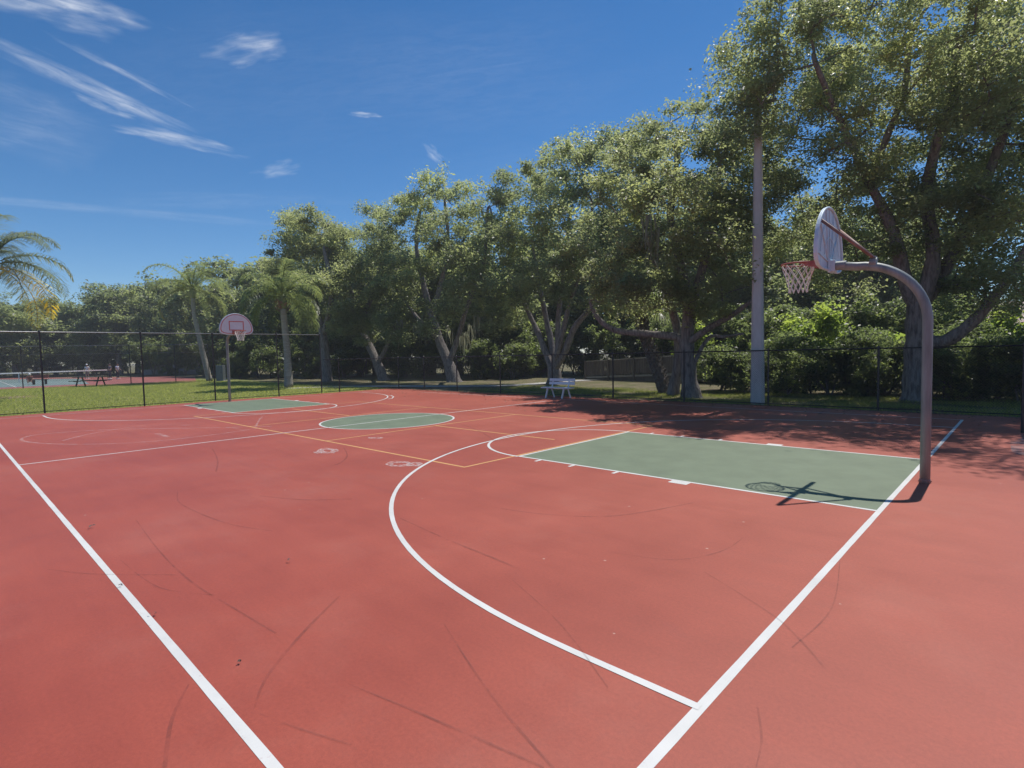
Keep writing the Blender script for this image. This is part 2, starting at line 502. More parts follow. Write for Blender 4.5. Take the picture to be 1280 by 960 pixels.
FT = 0.3048
yl = MB(); yl2 = MB()
strip(yl, [(-HL + 22 * FT, -10 * FT), (-HL + 22 * FT, 10 * FT), (-HL - 22 * FT, 10 * FT), (-HL - 22 * FT, -10 * FT)], 0.05, Z1 + 0.00025, True)
for s in (-1, 1):
    strip(yl2, [(-HL + s * 7 * FT, -10 * FT + .026), (-HL + s * 7 * FT, 10 * FT - .026)], 0.05, Z1 + 0.00025)
    strip(yl2, [(-HL + s * (7 * FT + .026), 0), (-HL + s * (22 * FT - .6), 0)], 0.05, Z1 + 0.00025)
yl.build('yellow_line', M['yellow'], court); yl2.build('yellow_line', M['yellow'], court)


def gpoly(pts, n=6):
    """smooth ground polyline through surveyed points"""
    P = [G(*p)[:2] for p in pts]
    if len(P) < 3: return P
    out = []
    for i in range(len(P) - 1):
        p0 = P[max(i - 1, 0)]; p1 = P[i]; p2 = P[i + 1]; p3 = P[min(i + 2, len(P) - 1)]
        for k in range(n):
            t = k / n
            out.append(0.5 * ((2 * p1) + (p2 - p0) * t + (2 * p0 - 5 * p1 + 4 * p2 - p3) * t * t + (3 * p1 - p0 - 3 * p2 + p3) * t ** 3))
    out.append(P[-1]); return out


gh = MB()
strip(gh, gpoly([(340, 533), (250, 535), (140, 537), (60, 542), (30, 547), (32, 552), (70, 555), (130, 555), (200, 551), (270, 543), (325, 535)]), 0.07, Z4)
strip(gh, gpoly([(78, 551), (110, 543), (150, 536), (185, 531)]), 0.06, Z4 + .0008)
strip(gh, [G(196, 542)[:2], G(210, 546)[:2]], 0.12, Z4)
strip(gh, [G(225, 532)[:2], G(240, 531)[:2]], 0.06, Z4)
strip(gh, [G(280, 534)[:2], G(303, 537)[:2]], 0.05, Z4 + .0008)
strip(gh, gpoly([(320, 533), (324, 525), (328, 521)]), 0.05, Z4 + .0011)
gh.build('faded_line', M['ghost'], court)

ch = MB()
rr = random.Random(3)


def scribble(cx, cy, rx, ry, loops, z):
    pts = []
    ph = rr.random() * 6
    for i in range(loops * 14):
        t = i / 14 * 2 * PI
        k = 1 - 0.55 * (i / (loops * 14)) + rr.uniform(-.12, .12)
        pts.append(G(cx + rx * k * math.cos(t + ph) + rr.uniform(-.8, .8), cy + ry * k * math.sin(t + ph) + rr.uniform(-.25, .25))[:2])
    strip(ch, pts, 0.035, z)


scribble(410, 563.5, 13, 3.2, 4, Z4)
scribble(398, 565.5, 5, 1.0, 2, Z4 + .0005)
scribble(500, 580, 18, 3.4, 3, Z4 + .0003)
scribble(517, 580.5, 10, 2.5, 3, Z4 + .0008)
scribble(470, 547.5, 10, 1.0, 2, Z4 + .0011)
ch.build('chalk_scribble', M['chalk'], court)

sc = MB()
SC = [([(222, 615), (224, 628), (250, 642), (290, 656), (340, 664)], .035), ([(170, 650), (200, 690), (240, 728), (300, 765), (345, 792)], .03),
      ([(318, 886), (335, 845), (380, 790), (425, 745)], .04), ([(236, 856), (215, 900), (206, 960)], .035),
      ([(555, 780), (590, 835), (630, 890), (700, 970)], .03), ([(435, 855), (520, 890), (600, 925), (680, 960)], .03),
      ([(500, 648), (560, 675), (610, 695), (650, 712)], .05), ([(880, 715), (960, 765), (1000, 800), (1030, 835)], .03),
      ([(60, 712), (120, 718), (220, 719)], .03), ([(430, 560), (434, 570), (425, 579), (412, 583)], .06),
      ([(615, 634), (680, 643), (770, 645), (870, 628)], .05), ([(325, 620), (380, 625), (440, 624)], .06),
      ([(945, 960), (952, 925), (947, 885)], .02), ([(325, 893), (370, 910), (440, 932)], .025), ([(150, 700), (200, 735), (280, 745)], .02),
      ([(640, 725), (700, 780), (760, 860)], .02), ([(760, 690), (840, 700), (900, 690), (930, 672)], .025),
      ([(265, 560), (272, 575), (270, 590)], .05), ([(1050, 700), (1040, 760), (990, 810)], .02), ([(540, 520), (590, 535), (620, 552)], .05)]
for k, (p, w) in enumerate(SC):
    strip(sc, gpoly(p), [w * .48 * (0.4 + 0.8 * math.sin(PI * min(1, (i + .5) / (len(p) * 6)))) for i in range((len(p) - 1) * 6 + 1)] if len(p) > 2 else w * .6, Z4 + .0012 + .00004 * k)
sc.build('scuff_mark', M['scuff'], court)

# concrete apron where the path enters at the right
pm = MB()
pm.add([(p[0], p[1], Z1) for p in ((0.97, 3.3), (1.5, 2.6), (2.4, 2.9), (3.2, 4.6), (2.6, 6.0), (1.25, 5.9), (0.92, 4.6))], [tuple(range(7))])
pm.build('worn_patch', faint_mat('worn_grey_patch', (0.36, 0.33, 0.33), 0.55, 2.2, .40, .66), court)

# concrete path beyond the fence
pth = gpoly([(360, 485.5), (400, 483.5), (430, 483), (500, 482.3), (560, 482.6), (640, 481.4), (685, 478.2), (720, 475.6), (745, 474.3)], 6)
pm = MB(); strip(pm, pth, 1.3, -0.006)
tag(pm.build('path', M['concrete']), kind='structure')

# ------------------------------------------------------------------ fallen bits on the court
def dead_leaf(px, py, s, label):
    mb = MB(); p = G(px, py)
    r = random.Random(int(px * 7 + py))
    for k in range(5):
        a = r.uniform(0, 6.28); l = s * r.uniform(.5, 1); w = l * .35
        c0 = np.array([r.uniform(-.4, .4) * s, r.uniform(-.4, .4) * s, 0.004 + r.uniform(0, .2) * s])
        d = np.array([math.cos(a), math.sin(a), r.uniform(0, .4)]); q = np.array([-math.sin(a), math.cos(a), r.uniform(-.2, .5)])
        l *= .7; w *= .7
        mb.add([c0 - d * l / 2, c0 + q * w / 2 + [0, 0, .15 * s], c0 + d * l / 2, c0 - q * w / 2 + [0, 0, .1 * s]], [(0, 1, 2, 3)])
    o = mb.build('dead_leaf', M['dead_leaf']); o.location = (p[0], p[1], 0.012)
    tag(o, label, 'dead leaf', 'fallen debris on the near court')


dead_leaf(300, 830, .036, 'small dark curled leaf lying alone inside the sideline, nearest the camera')
dead_leaf(191, 770, .045, 'small dark leaf on the right edge of the white sideline')
dead_leaf(151, 734, .04, 'thin dark leaf scrap lying across the white sideline')
dead_leaf(116, 660, .07, 'flat dark leaf scrap on red court left of the sideline scraps, farthest back')
dead_leaf(362, 703, .05, 'tiny dark leaf alone in the middle of the near red court')

# ------------------------------------------------------------------ basketball hoops
def net_mesh(cx, cz, mb):
    n = 12
    prof = [(0.215, 0.0), (0.20, -.07), (0.175, -.15), (0.15, -.23), (0.13, -.31), (0.125, -.40)]
    for d in (-1, 1):
        for k in range(n):
            pts = []
            for i, (r, z) in enumerate(prof):
                a = 2 * PI * (k + d * 0.5 * i) / n
                rr2 = r + 0.004 * math.sin(k * 2.1 + i)
                pts.append((cx + rr2 * math.cos(a), rr2 * math.sin(a), cz + z))
            mb.tube(pts, 0.0055, 4)
    for k in range(n):
        a = 2 * PI * k / n
        for dd in (-.5, .5):
            a2 = a + dd * 2 * PI / n + PI / n * 5
    return mb


def make_hoop(rb=0.80):
    root = empty('basketball_hoop', (0, 0, 0), 'x', 'basketball hoop')
    xp, zr = 0.19, 3.05                     # pole, rim height
    xb = -0.96                              # board back face
    xr = xb - 0.03 - 0.15 - 0.225           # rim centre
    # gooseneck pole
    pts = [(xp, 0, 0.0), (xp, 0, 1.0), (xp, 0, 2.92 - rb)]
    for i in range(1, 15):
        a = PI / 2 * i / 14
        pts.append((xp - rb * (1 - math.cos(a)), 0, 2.92 - rb + rb * math.sin(a)))
    pts.append((xb + 0.10, 0, 2.96))
    m = MB(); m.tube(pts, 0.058, 20)
    pole = m.build('pole', M['galv'], root, smooth=True)
    m = MB(); m.tube([(xp, 0, -.02), (xp, 0, .035)], 0.066, 20)
    m.tube([(xp, 0, .035), (xp, 0, .05)], [0.066, .0585], 20, cap=False)
    for q in range(6):
        a = q * PI / 3 + .3; m.tube([(xp + .064 * math.cos(a), .064 * math.sin(a), .018), (xp + .074 * math.cos(a), .074 * math.sin(a), .018)], .008, 6)
    m.build('base_collar', M['brown_steel'], root, smooth=False)
    m = MB(); m.tube([(xb + .22, 0, 2.958), (xb + .085, 0, 2.96)], 0.063, 20)
    m.build('arm_sleeve', M['galv'], root, smooth=False)
    m = MB(); m.box((xb + .055, 0, 2.96), (.07, .14, .16)); m.box((xb + .02, 0, 2.97), (.03, .2, .2))
    m.build('mounting_plate', M['alu'], root, bevel=.006)
    # fan backboard
    zb = zr - 0.15
    out = [(-.40, 0.0), (.40, 0.0), (.56, .03), (.65, .09), (.685, .18)]
    nseg = 26
    for i in range(1, nseg):
        a = PI * i / nseg
        out.append((.685 * math.cos(a), .18 + .71 * math.sin(a)))
    out += [(-.685, .18), (-.65, .09), (-.56, .03)]
    m = MB(); m.prism(out, (-0.022, 0, 0), (xb, 0, zb), (0, 1, 0), (0, 0, 1))
    bd = m.build('backboard', M['alu'], root)
    # lip round the back
    m = MB()
    loop = [(xb + .012, p[0] * .985, zb + .0065 + p[1] * .985) for p in out]
    m.tube(loop, 0.017, 6, closed=True)
    m.build('edge_lip', M['alu'], bd, smooth=True)
    m = MB()
    for ty, tz in ((-.6, .2), (-.48, .62), (-.2, .84), (.2, .84), (.48, .62), (.6, .2), (0, .87)):
        m.bar((xb + .010, 0.06 * (1 if ty > 0 else -1 if ty < 0 else 0), zb + .12), (xb + .006, ty, zb + tz), .016, .010)
    for q in (.4, .7):
        ring = [(xb + .013, .685 * q * math.cos(a), zb + .18 + .71 * q * math.sin(a)) for a in np.linspace(.1, PI - .1, 16)]
        m.tube(ring, .006, 5)
    m.build('rib', M['alu'], bd)
    # white face with red border and square
    m = MB(); m.prism([(p[0] * .99, .006 + p[1] * .986) for p in out], (-0.004, 0, 0), (xb - .0225, 0, zb), (0, 1, 0), (0, 0, 1))
    face = m.build('board_face', M['board_white'], bd)
    m = MB()
    n = len(out)
    ins = [(p[0] * .935, .035 + p[1] * .925) for p in out]; ins2 = [(p[0] * .885, .063 + p[1] * .865) for p in out]
    xf = xb - .0285
    vs = [(xf, p[0], zb + p[1]) for p in ins] + [(xf, p[0], zb + p[1]) for p in ins2]
    m.add(vs, [(i, (i + 1) % n, n + (i + 1) % n, n + i) for i in range(n)])
    for (y0, y1, z0, z1) in ((-.30, .30, .53, .57), (-.30, -.26, .17, .53), (.26, .30, .17, .53), (-.26, .26, .17, .21)):
        m.add([(xf, y0, zb + z0), (xf, y1, zb + z0), (xf, y1, zb + z1), (xf, y0, zb + z1)], [(0, 1, 2, 3)])
    m.build('target_marking', M['red_line'], face)
    # braces
    for s in (-1, 1):
        m = MB(); m.tube([(-.42, s * .05, 3.02), (xb + .02, s * .50, zb + .64)], .021, 8)
        m.build('brace', M['brown_steel'], root, smooth=True)
    m = MB(); m.tube([(-.46, 0, 2.955), (-.38, 0, 2.945)], .068, 18); m.box((-.42, 0, 3.022), (.07, .13, .02))
    m.build('clamp', M['galv'], root)
    # rim and bracket
    m = MB()
    ring = [(xr + .225 * math.cos(a), .225 * math.sin(a), zr) for a in np.linspace(0, 2 * PI, 41)[:-1]]
    m.tube(ring, .011, 8, closed=True)
    for a in np.linspace(0, 2 * PI, 13)[:-1]:
        m.tube([(xr + .225 * math.cos(a), .225 * math.sin(a), zr - .012), (xr + .218 * math.cos(a), .218 * math.sin(a), zr - .026)], .005, 4)
    m.build('rim', M['rim_red'], root, smooth=True)
    m = MB()
    x0 = xb - .03
    for s in (-1, 1):
        m.prism([(x0, s * .11), (xr + .05, s * .225), (xr - .02, s * .24), (xr + .06, s * .232), (x0, s * .17)] if False else
                [(x0, s * .09), (xr + .04, s * .236), (xr + .08, s * .222), (x0, s * .03)], (0, 0, -.012), (0, 0, zr + .004), (1, 0, 0), (0, 1, 0))
        m.prism([(x0, zr - .13), (x0, zr + .005), (xr + .06, zr + .005), (xr + .06, zr - .02)], (0, s * .01, 0), (0, s * .16, 0), (1, 0, 0), (0, 0, 1))
    m.box((x0 - .006, 0, zr - .06), (.012, .36, .15))
    m.build('rim_bracket', M['rim_red'], root)
    m = MB(); net_mesh(xr, zr - .02, m)
    m.build('net', M['net'], root)
    return root


hoop = make_hoop()
hoop['label'] = 'near hoop on curved grey gooseneck pole, its backboard seen from behind'
hoop['group'] = 'basketball hoops on the court'
hoop.location = (0, 0.03, 0)
h2 = make_hoop(0.42)
h2['group'] = 'basketball hoops on the court'
h2.location = (-2 * HL - 0.0, 0.05, 0); h2.rotation_euler = (0, 0, PI)
h2['label'] = 'far hoop with white fan backboard facing the camera, by the tall fence'

# ------------------------------------------------------------------ chain-link fences
def fence(name, pts, posts, h, label, cat='fence', pitch=0.05, wr=0.0016, rail=None, mid=None, postr=0.03, bottom=True, group=None):
    root = empty(name, (pts[0][0], pts[0][1], 0), label, cat, group)
    ox, oy = pts[0]
    for (x, y) in posts:
        m = MB(); m.tube([(x - ox, y - oy, -.05), (x - ox, y - oy, h + .01)], postr, 10)
        m.tube([(x - ox, y - oy, h + .01), (x - ox, y - oy, h + .035), (x - ox, y - oy, h + .055)], [postr * 1.25, postr * 1.2, postr * .4], 10)
        m.build('post', M['black'], root, smooth=False)
    m = MB(); m.tube([(p[0] - ox, p[1] - oy, h - .02) for p in pts], .021, 8)
    m.build('top_rail', rail or M['black'], root, smooth=True)
    if bottom:
        m = MB(); m.tube([(p[0] - ox, p[1] - oy, .05) for p in pts], .014, 6)
        m.build('bottom_rail', M['black'], root, smooth=True)
    if mid:
        for z in mid:
            m = MB(); m.tube([(p[0] - ox, p[1] - oy, z) for p in pts], .012, 6)
            m.build('tension_wire', M['grey_rail'], root, smooth=True)
    # woven diamonds: every wire runs at 45 degrees between the two selvedges
    V = []; F = []
    for a, b in zip(pts[:-1], pts[1:]):
        a = np.array([a[0] - ox, a[1] - oy]); b = np.array([b[0] - ox, b[1] - oy])
        L = np.linalg.norm(b - a); t = (b - a) / L; nr = np.array([-t[1], t[0]])
        z0, z1 = .05, h - .03; H = z1 - z0
        for d in (1, -1):
            s = -H
            while s < L + H:
                s0, s1 = s, s + d * H
                e0, e1 = z0, z1
                lo, hi = 0.0, L
                u0, u1 = 0.0, 1.0
                ds = s1 - s0
                for (lim, sign) in ((lo, 1), (hi, -1)):
                    pass
                ua = (lo - s0) / ds; ub = (hi - s0) / ds
                umin, umax = min(ua, ub), max(ua, ub)
                u0 = max(u0, umin); u1 = min(u1, umax)
                if u1 - u0 > 0.01:
                    A = s0 + ds * u0; B = s0 + ds * u1
                    za = z0 + H * u0; zb = z0 + H * u1
                    off = nr * (0.003 * d)
                    ca = np.array([*(a + t * A + off), za]); cb = np.array([*(a + t * B + off), zb])
                    dir_ = (cb - ca) / np.linalg.norm(cb - ca)
                    n1 = np.array([nr[0], nr[1], 0]); n2 = np.cross(dir_, n1)
                    base = len(V)
                    ns = max(1, int(np.linalg.norm(cb - ca) / .3))
                    for q in range(ns + 1):
                        c0 = ca + (cb - ca) * (q / ns)
                        for k in range(3):
                            an = 2 * PI * k / 3
                            V.append(c0 + (n1 * math.cos(an) + n2 * math.sin(an)) * wr)
                    for q in range(ns):
                        for k in range(3):
                            F.append((base + 3 * q + k, base + 3 * q + (k + 1) % 3, base + 3 * q + 3 + (k + 1) % 3, base + 3 * q + 3 + k))
                s += pitch * 1.414
    np_mesh('wire_mesh', np.array(V), np.array(F), M['black'], root)
    return root


fx = -25.72
fence('chain_link_fence', [(fx, -30), (fx, 5.0)], [(fx, y) for y in (-27, -24, -21, -18, -15, -12, -9.1, -6.1, -2.9, -.15, 2.75, 5.0)], 3.05,
      'tall black chain link fence between red court and bright green lawn', rail=M['grey_rail'])
low = [(-25.62, 5.1), (-25.55, 8.9), (-25.0, 9.36), (1.07, 9.36), (1.07, 6.11)]
fence('chain_link_fence', low, [(-25.6, 5.95), (-25.05, 9.34), (-22.7, 9.36), (-20.0, 9.36), (-16.9, 9.36), (-13.75, 9.36), (-10.7, 9.36), (-7.75, 9.36), (-4.9, 9.36), (-1.95, 9.36), (1.07, 9.36), (1.07, 6.11)],
      1.76, 'low black chain link fence along the shady tree side of the court')
tf = [G(-120, 492)[:2], G(29, 485)[:2], G(164, 480)[:2], G(220, 478)[:2], G(262, 476.5)[:2]]
fence('chain_link_fence', [tuple(p) for p in tf], [tuple(p) for p in tf], 3.3, 'distant tall chain link fence in front of the tennis court', pitch=.12, wr=.0022, rail=M['grey_rail'], mid=[2.6], postr=.035, bottom=False)

# ------------------------------------------------------------------ white park bench
def park_bench(p, rz):
    root = empty('park_bench', (p[0], p[1], 0), 'white slatted park bench under the trees beside the low fence', 'bench', rz=rz)
    for y, z in ((-.20, .44), (-.07, .45), (.06, .445)):
        m = MB(); m.box((0, y, z), (1.5, .115, .04)); m.build('seat_slat', M['bench_white'], root, bevel=.006)
    for k, z in enumerate((.62, .765)):
        m = MB(); m.box((.06, .20 + .03 * k, z), (1.32, .03, .115), rot=Matrix.Rotation(math.radians(-12), 3, 'X')); m.build('back_slat', M['bench_white'], root, bevel=.006)
    for x in (-.42, .42):
        m = MB(); m.bar((x - .10, -.20, 0), (x, -.18, .42), .085, .06); m.build('leg', M['bench_white'], root)
        m = MB(); m.bar((x + .10, .16, 0), (x, .10, .42), .085, .06); m.build('leg', M['bench_white'], root)
        m = MB(); m.bar((x, -.24, .40), (x, .13, .40), .05, .05); m.bar((x, .13, .40), (x, .26, .82), .05, .035); m.build('support', M['bench_white'], root)
    return root


pb_ = park_bench(G(698, 497.3), math.radians(4)); pb_.scale = (.94, .94, .94)

# ------------------------------------------------------------------ court lamp post
lp = G(947, 504.2)
lamp = empty('lamp_post', (lp[0], lp[1], 0), 'tall tapered grey concrete lamp post with two floodlights among oak leaves', 'lamp post', rz=math.radians(12))
m = MB()
h = 9.85
vs = []
for z, w in ((-.1, .205), (h, .10)):
    cc = w * .35
    for a, b in ((-w, -w + cc), (-w + cc, -w), (w - cc, -w), (w, -w + cc), (w, w - cc), (w - cc, w), (-w + cc, w), (-w, w - cc)):
        vs.append((a, b, z))
m.add(vs, [tuple(range(8))[::-1], tuple(range(8, 16))] + [(i, (i + 1) % 8, 8 + (i + 1) % 8, 8 + i) for i in range(8)])
m.build('pole', M['concrete_pole'], lamp)
ar = MB(); ar.box((0, -.13, h - .25), (1.1, .09, .09)); ar.build('crossarm', M['galv'], lamp)
for sx, mt, zz in ((-.40, 'lamp_grey', h + .02), (.46, 'lamp_rust', h + .30)):
    m = MB()
    m.tube([(sx, -.12, zz + .30), (sx, -.20, zz + .16), (sx, -.36, zz - .10)], [.10, .17, .27], 14)
    fl = m.build('floodlight', M[mt], lamp, smooth=False)
    m = MB(); m.tube([(sx, -.365, zz - .107), (sx, -.375, zz - .122)], [.255, .25], 14); m.build('lens', M['board_white'], fl)
    m = MB(); m.bar((sx, -.13, h - .21), (sx, -.16, zz + .2), .05, .05); m.build('bracket', M['galv'], fl)

# ------------------------------------------------------------------ boardwalk with slatted railings
bw0 = G(733, 474.0); bw1 = np.array([-8.2, 19.2, 0])
dv = bw1 - bw0; BL = np.linalg.norm(dv[:2]); ba = math.atan2(dv[1], dv[0])
walk = empty('boardwalk', (bw0[0], bw0[1], 0), 'grey timber boardwalk bridge with tall slatted railings behind the oaks', 'boardwalk', rz=ba)
rise = 0.55
m = MB(); m.bar((0, .8, .10), (BL, .8, .10 + rise), 1.7, .06); m.build('deck', M['wood_light'], walk)
for yy, nm in ((-.02, 1), (1.62, 2)):
    m = MB()
    n = int(BL / .13)
    for i in range(n):
        x = .1 + i * (BL - .2) / (n - 1); z = .1 + rise * x / BL
        m.box((x, yy, z + .60), (.085, .022, .92))
    rl = m.build('railing', M['wood'], walk)
    m = MB(); m.bar((0, yy, 1.20), (BL, yy, 1.20 + rise), .14, .05); m.build('cap_rail', M['wood_light'], rl)
    for i in range(7):
        x = i * BL / 6; z = rise * x / BL
        m = MB(); m.box((x, yy - .06, z / 1 + .55), (.11, .11, 1.34)); m.build('post', M['wood'], walk)
    m = MB(); m.bar((0, yy - .035, .13), (BL, yy - .035, .13 + rise), .045, .07); m.build('edge_board', M['wood_light'], walk)
    m = MB(); m.bar((0, yy + .035, -.10), (BL, yy + .035, -.10 + rise), .05, .26); m.build('stringer', M['wood'], walk)


# ------------------------------------------------------------------ vegetation tools
def skeleton(trunks, tips, tip_r=0.012, step=0.45, jit=0.10, seed=1):
    """trunks: list of (start_index or None, [(xyz, r)...]); tips are then wired to the nearest wood"""
    r = np.random.default_rng(seed)
    P = []; par = []; fixed = []
    for start, pts in trunks:
        prev = start
        for (p, rad) in pts:
            P.append(np.array(p, float)); par.append(-1 if prev is None else prev); fixed.append(rad)
            prev = len(P) - 1
    nfix = len(P)
    A = np.array(P)
    order = np.argsort([np.min(np.linalg.norm(A - t, axis=1)) for t in tips])
    cap = np.zeros((len(P) + len(tips) * 40, 3)); cap[:len(P)] = A; n = len(P)
    root_z = A[:, 2].min()
    hgt = np.zeros(len(cap))
    hgt[:n] = np.where(A[:, 2] < root_z + 0.45 * (A[:, 2].max() - root_z), 3.0, 0.0)   # nothing sprouts from the low bole
    for ti in order:
        t = tips[ti]
        d = np.linalg.norm(cap[:n] - t, axis=1) + hgt[:n] + 0.5 * np.maximum(0, cap[:n, 2] - t[2])
        q = int(np.argmin(d)); a = cap[q].copy()
        L = np.linalg.norm(t - a); k = max(1, int(L / step))
        side = r.normal(0, 1, 3) * jit * L
        prev = q
        for i in range(1, k + 1):
            u = i / k
            p = a + (t - a) * u + side * math.sin(PI * u) * .6 + r.normal(0, .03, 3) * (0 if i == k else 1)
            cap[n] = p; P.append(p); par.append(prev); fixed.append(0); prev = n; n += 1
    P = cap[:n]; par = np.array(par)
    w = np.zeros(n); ch = [[] for _ in range(n)]
    for i in range(n):
        if par[i] >= 0: ch[par[i]].append(i)
    rad = np.zeros(n)
    for i in range(n - 1, -1, -1):
        if not ch[i]: rad[i] = tip_r
        else: rad[i] = sum(rad[c] ** 2.25 for c in ch[i]) ** (1 / 2.25) * 1.0
    for i in range(n):
        if fixed[i]: rad[i] = fixed[i]
    for i in range(n):
        if par[i] >= 0: rad[i] = min(rad[i], rad[par[i]] * .97)
    return P, par, rad, ch


def wood_mesh(name, P, par, rad, ch, mat, parent, flare=True):
    mb = MB()
    n = len(P)
    done = [False] * n
    starts = [i for i in range(n) if par[i] < 0]
    stack = list(starts)
    while stack:
        i = stack.pop()
        chain = [i] if par[i] < 0 else [par[i], i]
        rr_ = [rad[i]] if par[i] < 0 else [min(rad[par[i]], rad[i] * 1.25), rad[i]]
        cur = i
        while ch[cur]:
            cs = sorted(ch[cur], key=lambda c: -rad[c])
            for c in cs[1:]: stack.append(c)
            cur = cs[0]; chain.append(cur); rr_.append(rad[cur])
        if len(chain) < 2: continue
        pts = [P[c] for c in chain]
        mx = max(rr_)
        sides = 18 if mx > .15 else 7 if mx > .05 else 4
        if par[i] < 0 and flare and mx > .1:
            pts = [pts[0] - np.array([0, 0, .15]), pts[0] + (pts[1] - pts[0]) * .12] + pts[1:]
            rr_ = [rr_[0] * 1.45, rr_[0] * 1.08] + rr_[1:]
        # smooth long chains of thick wood
        if mx > .08:
            q = []; qr = []
            for k in range(len(pts) - 1):
                p0 = pts[max(k - 1, 0)]; p1 = pts[k]; p2 = pts[k + 1]; p3 = pts[min(k + 2, len(pts) - 1)]
                m_ = 4 if np.linalg.norm(np.array(p2) - p1) > .5 else 2
                for s in range(m_):
                    t = s / m_
                    q.append(0.5 * ((2 * p1) + (p2 - p0) * t + (2 * p0 - 5 * p1 + 4 * p2 - p3) * t * t + (3 * p1 - p0 - 3 * p2 + p3) * t ** 3))
                    qr.append(rr_[k] + (rr_[k + 1] - rr_[k]) * t)
            q.append(pts[-1]); qr.append(rr_[-1]); pts, rr_ = q, qr
            rr_ = [x * (1 + .07 * math.sin(k * 2.3 + x * 40)) for k, x in enumerate(rr_)]
        mb.tube(pts, rr_, sides, rough=.05 if mx > .05 else 0, flare=par[i] < 0 and flare and mx > .1)
    me = bpy.data.meshes.new(name); me.from_pydata(mb.v, [], mb.f); me.update()
    me.polygons.foreach_set('use_smooth', [True] * len(me.polygons)); me.materials.append(mat)
    o = bpy.data.objects.new(name, me); COL.objects.link(o)
    if parent is not None: o.parent = parent
    return o


def leaves_mesh(name, centres, radii, per, size, mat, parent, tints, seed=1, sub=10, up=0.5, flat=0.62, tvar=0.07):
    r = np.random.default_rng(seed)
    C = np.asarray(centres); n = len(C)
    pos = []; tin = []
    for i in range(n):
        k = int(per[i] if hasattr(per, '__len__') else per)
        ns = max(3, sub)
        dirs = r.normal(0, 1, (ns, 3)); dirs /= np.linalg.norm(dirs, axis=1)[:, None]
        sc_ = dirs * (r.random((ns, 1)) ** .5) * radii[i] * np.array([1, 1, flat]) + C[i]
        which = r.integers(0, ns, k)
        off = r.normal(0, 1, (k, 3)) * radii[i] * np.array([.28, .28, .20])
        pos.append(sc_[which] + off)
        tin.append(np.clip(tints[i] + r.normal(0, tvar * .6, ns)[which] + r.normal(0, tvar, k), 0, 1))
    pos = np.concatenate(pos); tin = np.concatenate(tin)
    m = len(pos)
    nrm = r.normal(0, 1, (m, 3)); nrm /= np.linalg.norm(nrm, axis=1)[:, None]
    nrm[:, 2] = np.abs(nrm[:, 2]); nrm += np.array([0, 0, up]); nrm /= np.linalg.norm(nrm, axis=1)[:, None]
    a = np.cross(nrm, r.normal(0, 1, (m, 3))); a /= np.linalg.norm(a, axis=1)[:, None]
    b = np.cross(nrm, a)
    L = size * np.clip(r.lognormal(-.06, .36, (m, 1)), .45, 1.9); W = L * r.uniform(.42, .62, (m, 1))
    fold = nrm * L * .12
    V = np.stack([pos - a * L / 2 - fold, pos + b * W / 2 + fold * .6 + a * L * .05, pos + a * L / 2 - fold, pos - b * W / 2 + fold * .6 + a * L * .05], 1).reshape(-1, 3)
    F = np.arange(m * 4).reshape(m, 4)
    return np_mesh(name, V, F, mat, parent, np.repeat(tin, 4))


def clumps_in(lobes, density, r, shell=0.55, dens_f=None):
    """clump centres spread through ellipsoidal lobes, most of them towards the skin"""
    out = []; owner = []
    for li, (c, rad) in enumerate(lobes):
        k = max(4, int(density * rad ** 2.4 * (dens_f[li] if dens_f else 1)))
        d = r.normal(0, 1, (k, 3)); d /= np.linalg.norm(d, axis=1)[:, None]
        rr_ = rad * (shell + (1 - shell) * r.random((k, 1))) * r.uniform(.7, 1.1, (k, 1))
        p = np.asarray(c) + d * rr_ * np.array([1, 1, .85])
        out.append(p); owner += [li] * k
    return np.concatenate(out), np.array(owner)


def moss_mesh(name, spots, mat, parent, seed=1, n=14, L=(0.5, 1.5)):
    r = np.random.default_rng(seed); V = []; F = []; T = []
    for s in spots:
        for k in range(n):
            p = np.asarray(s) + r.normal(0, .16, 3) * np.array([1, 1, .3]); l = r.uniform(*L); w = r.uniform(.02, .05)
            an = r.uniform(0, PI); dx = np.array([math.cos(an), math.sin(an), 0])
            sw = r.normal(0, .06, 3)
            b = len(V); m_ = 4
            for i in range(m_ + 1):
                u = i / m_; c = p - np.array([0, 0, l * u]) + sw * math.sin(u * 4 + k) ; ww = w * (1 - u * .85)
                V += [c - dx * ww, c + dx * ww]; T += [0.5 + .3 * r.normal()] * 2
            for i in range(m_): F.append((b + 2 * i, b + 2 * i + 1, b + 2 * i + 3, b + 2 * i + 2))
    return np_mesh(name, np.array(V), np.array(F), mat, parent, np.clip(np.array(T), 0, 1))


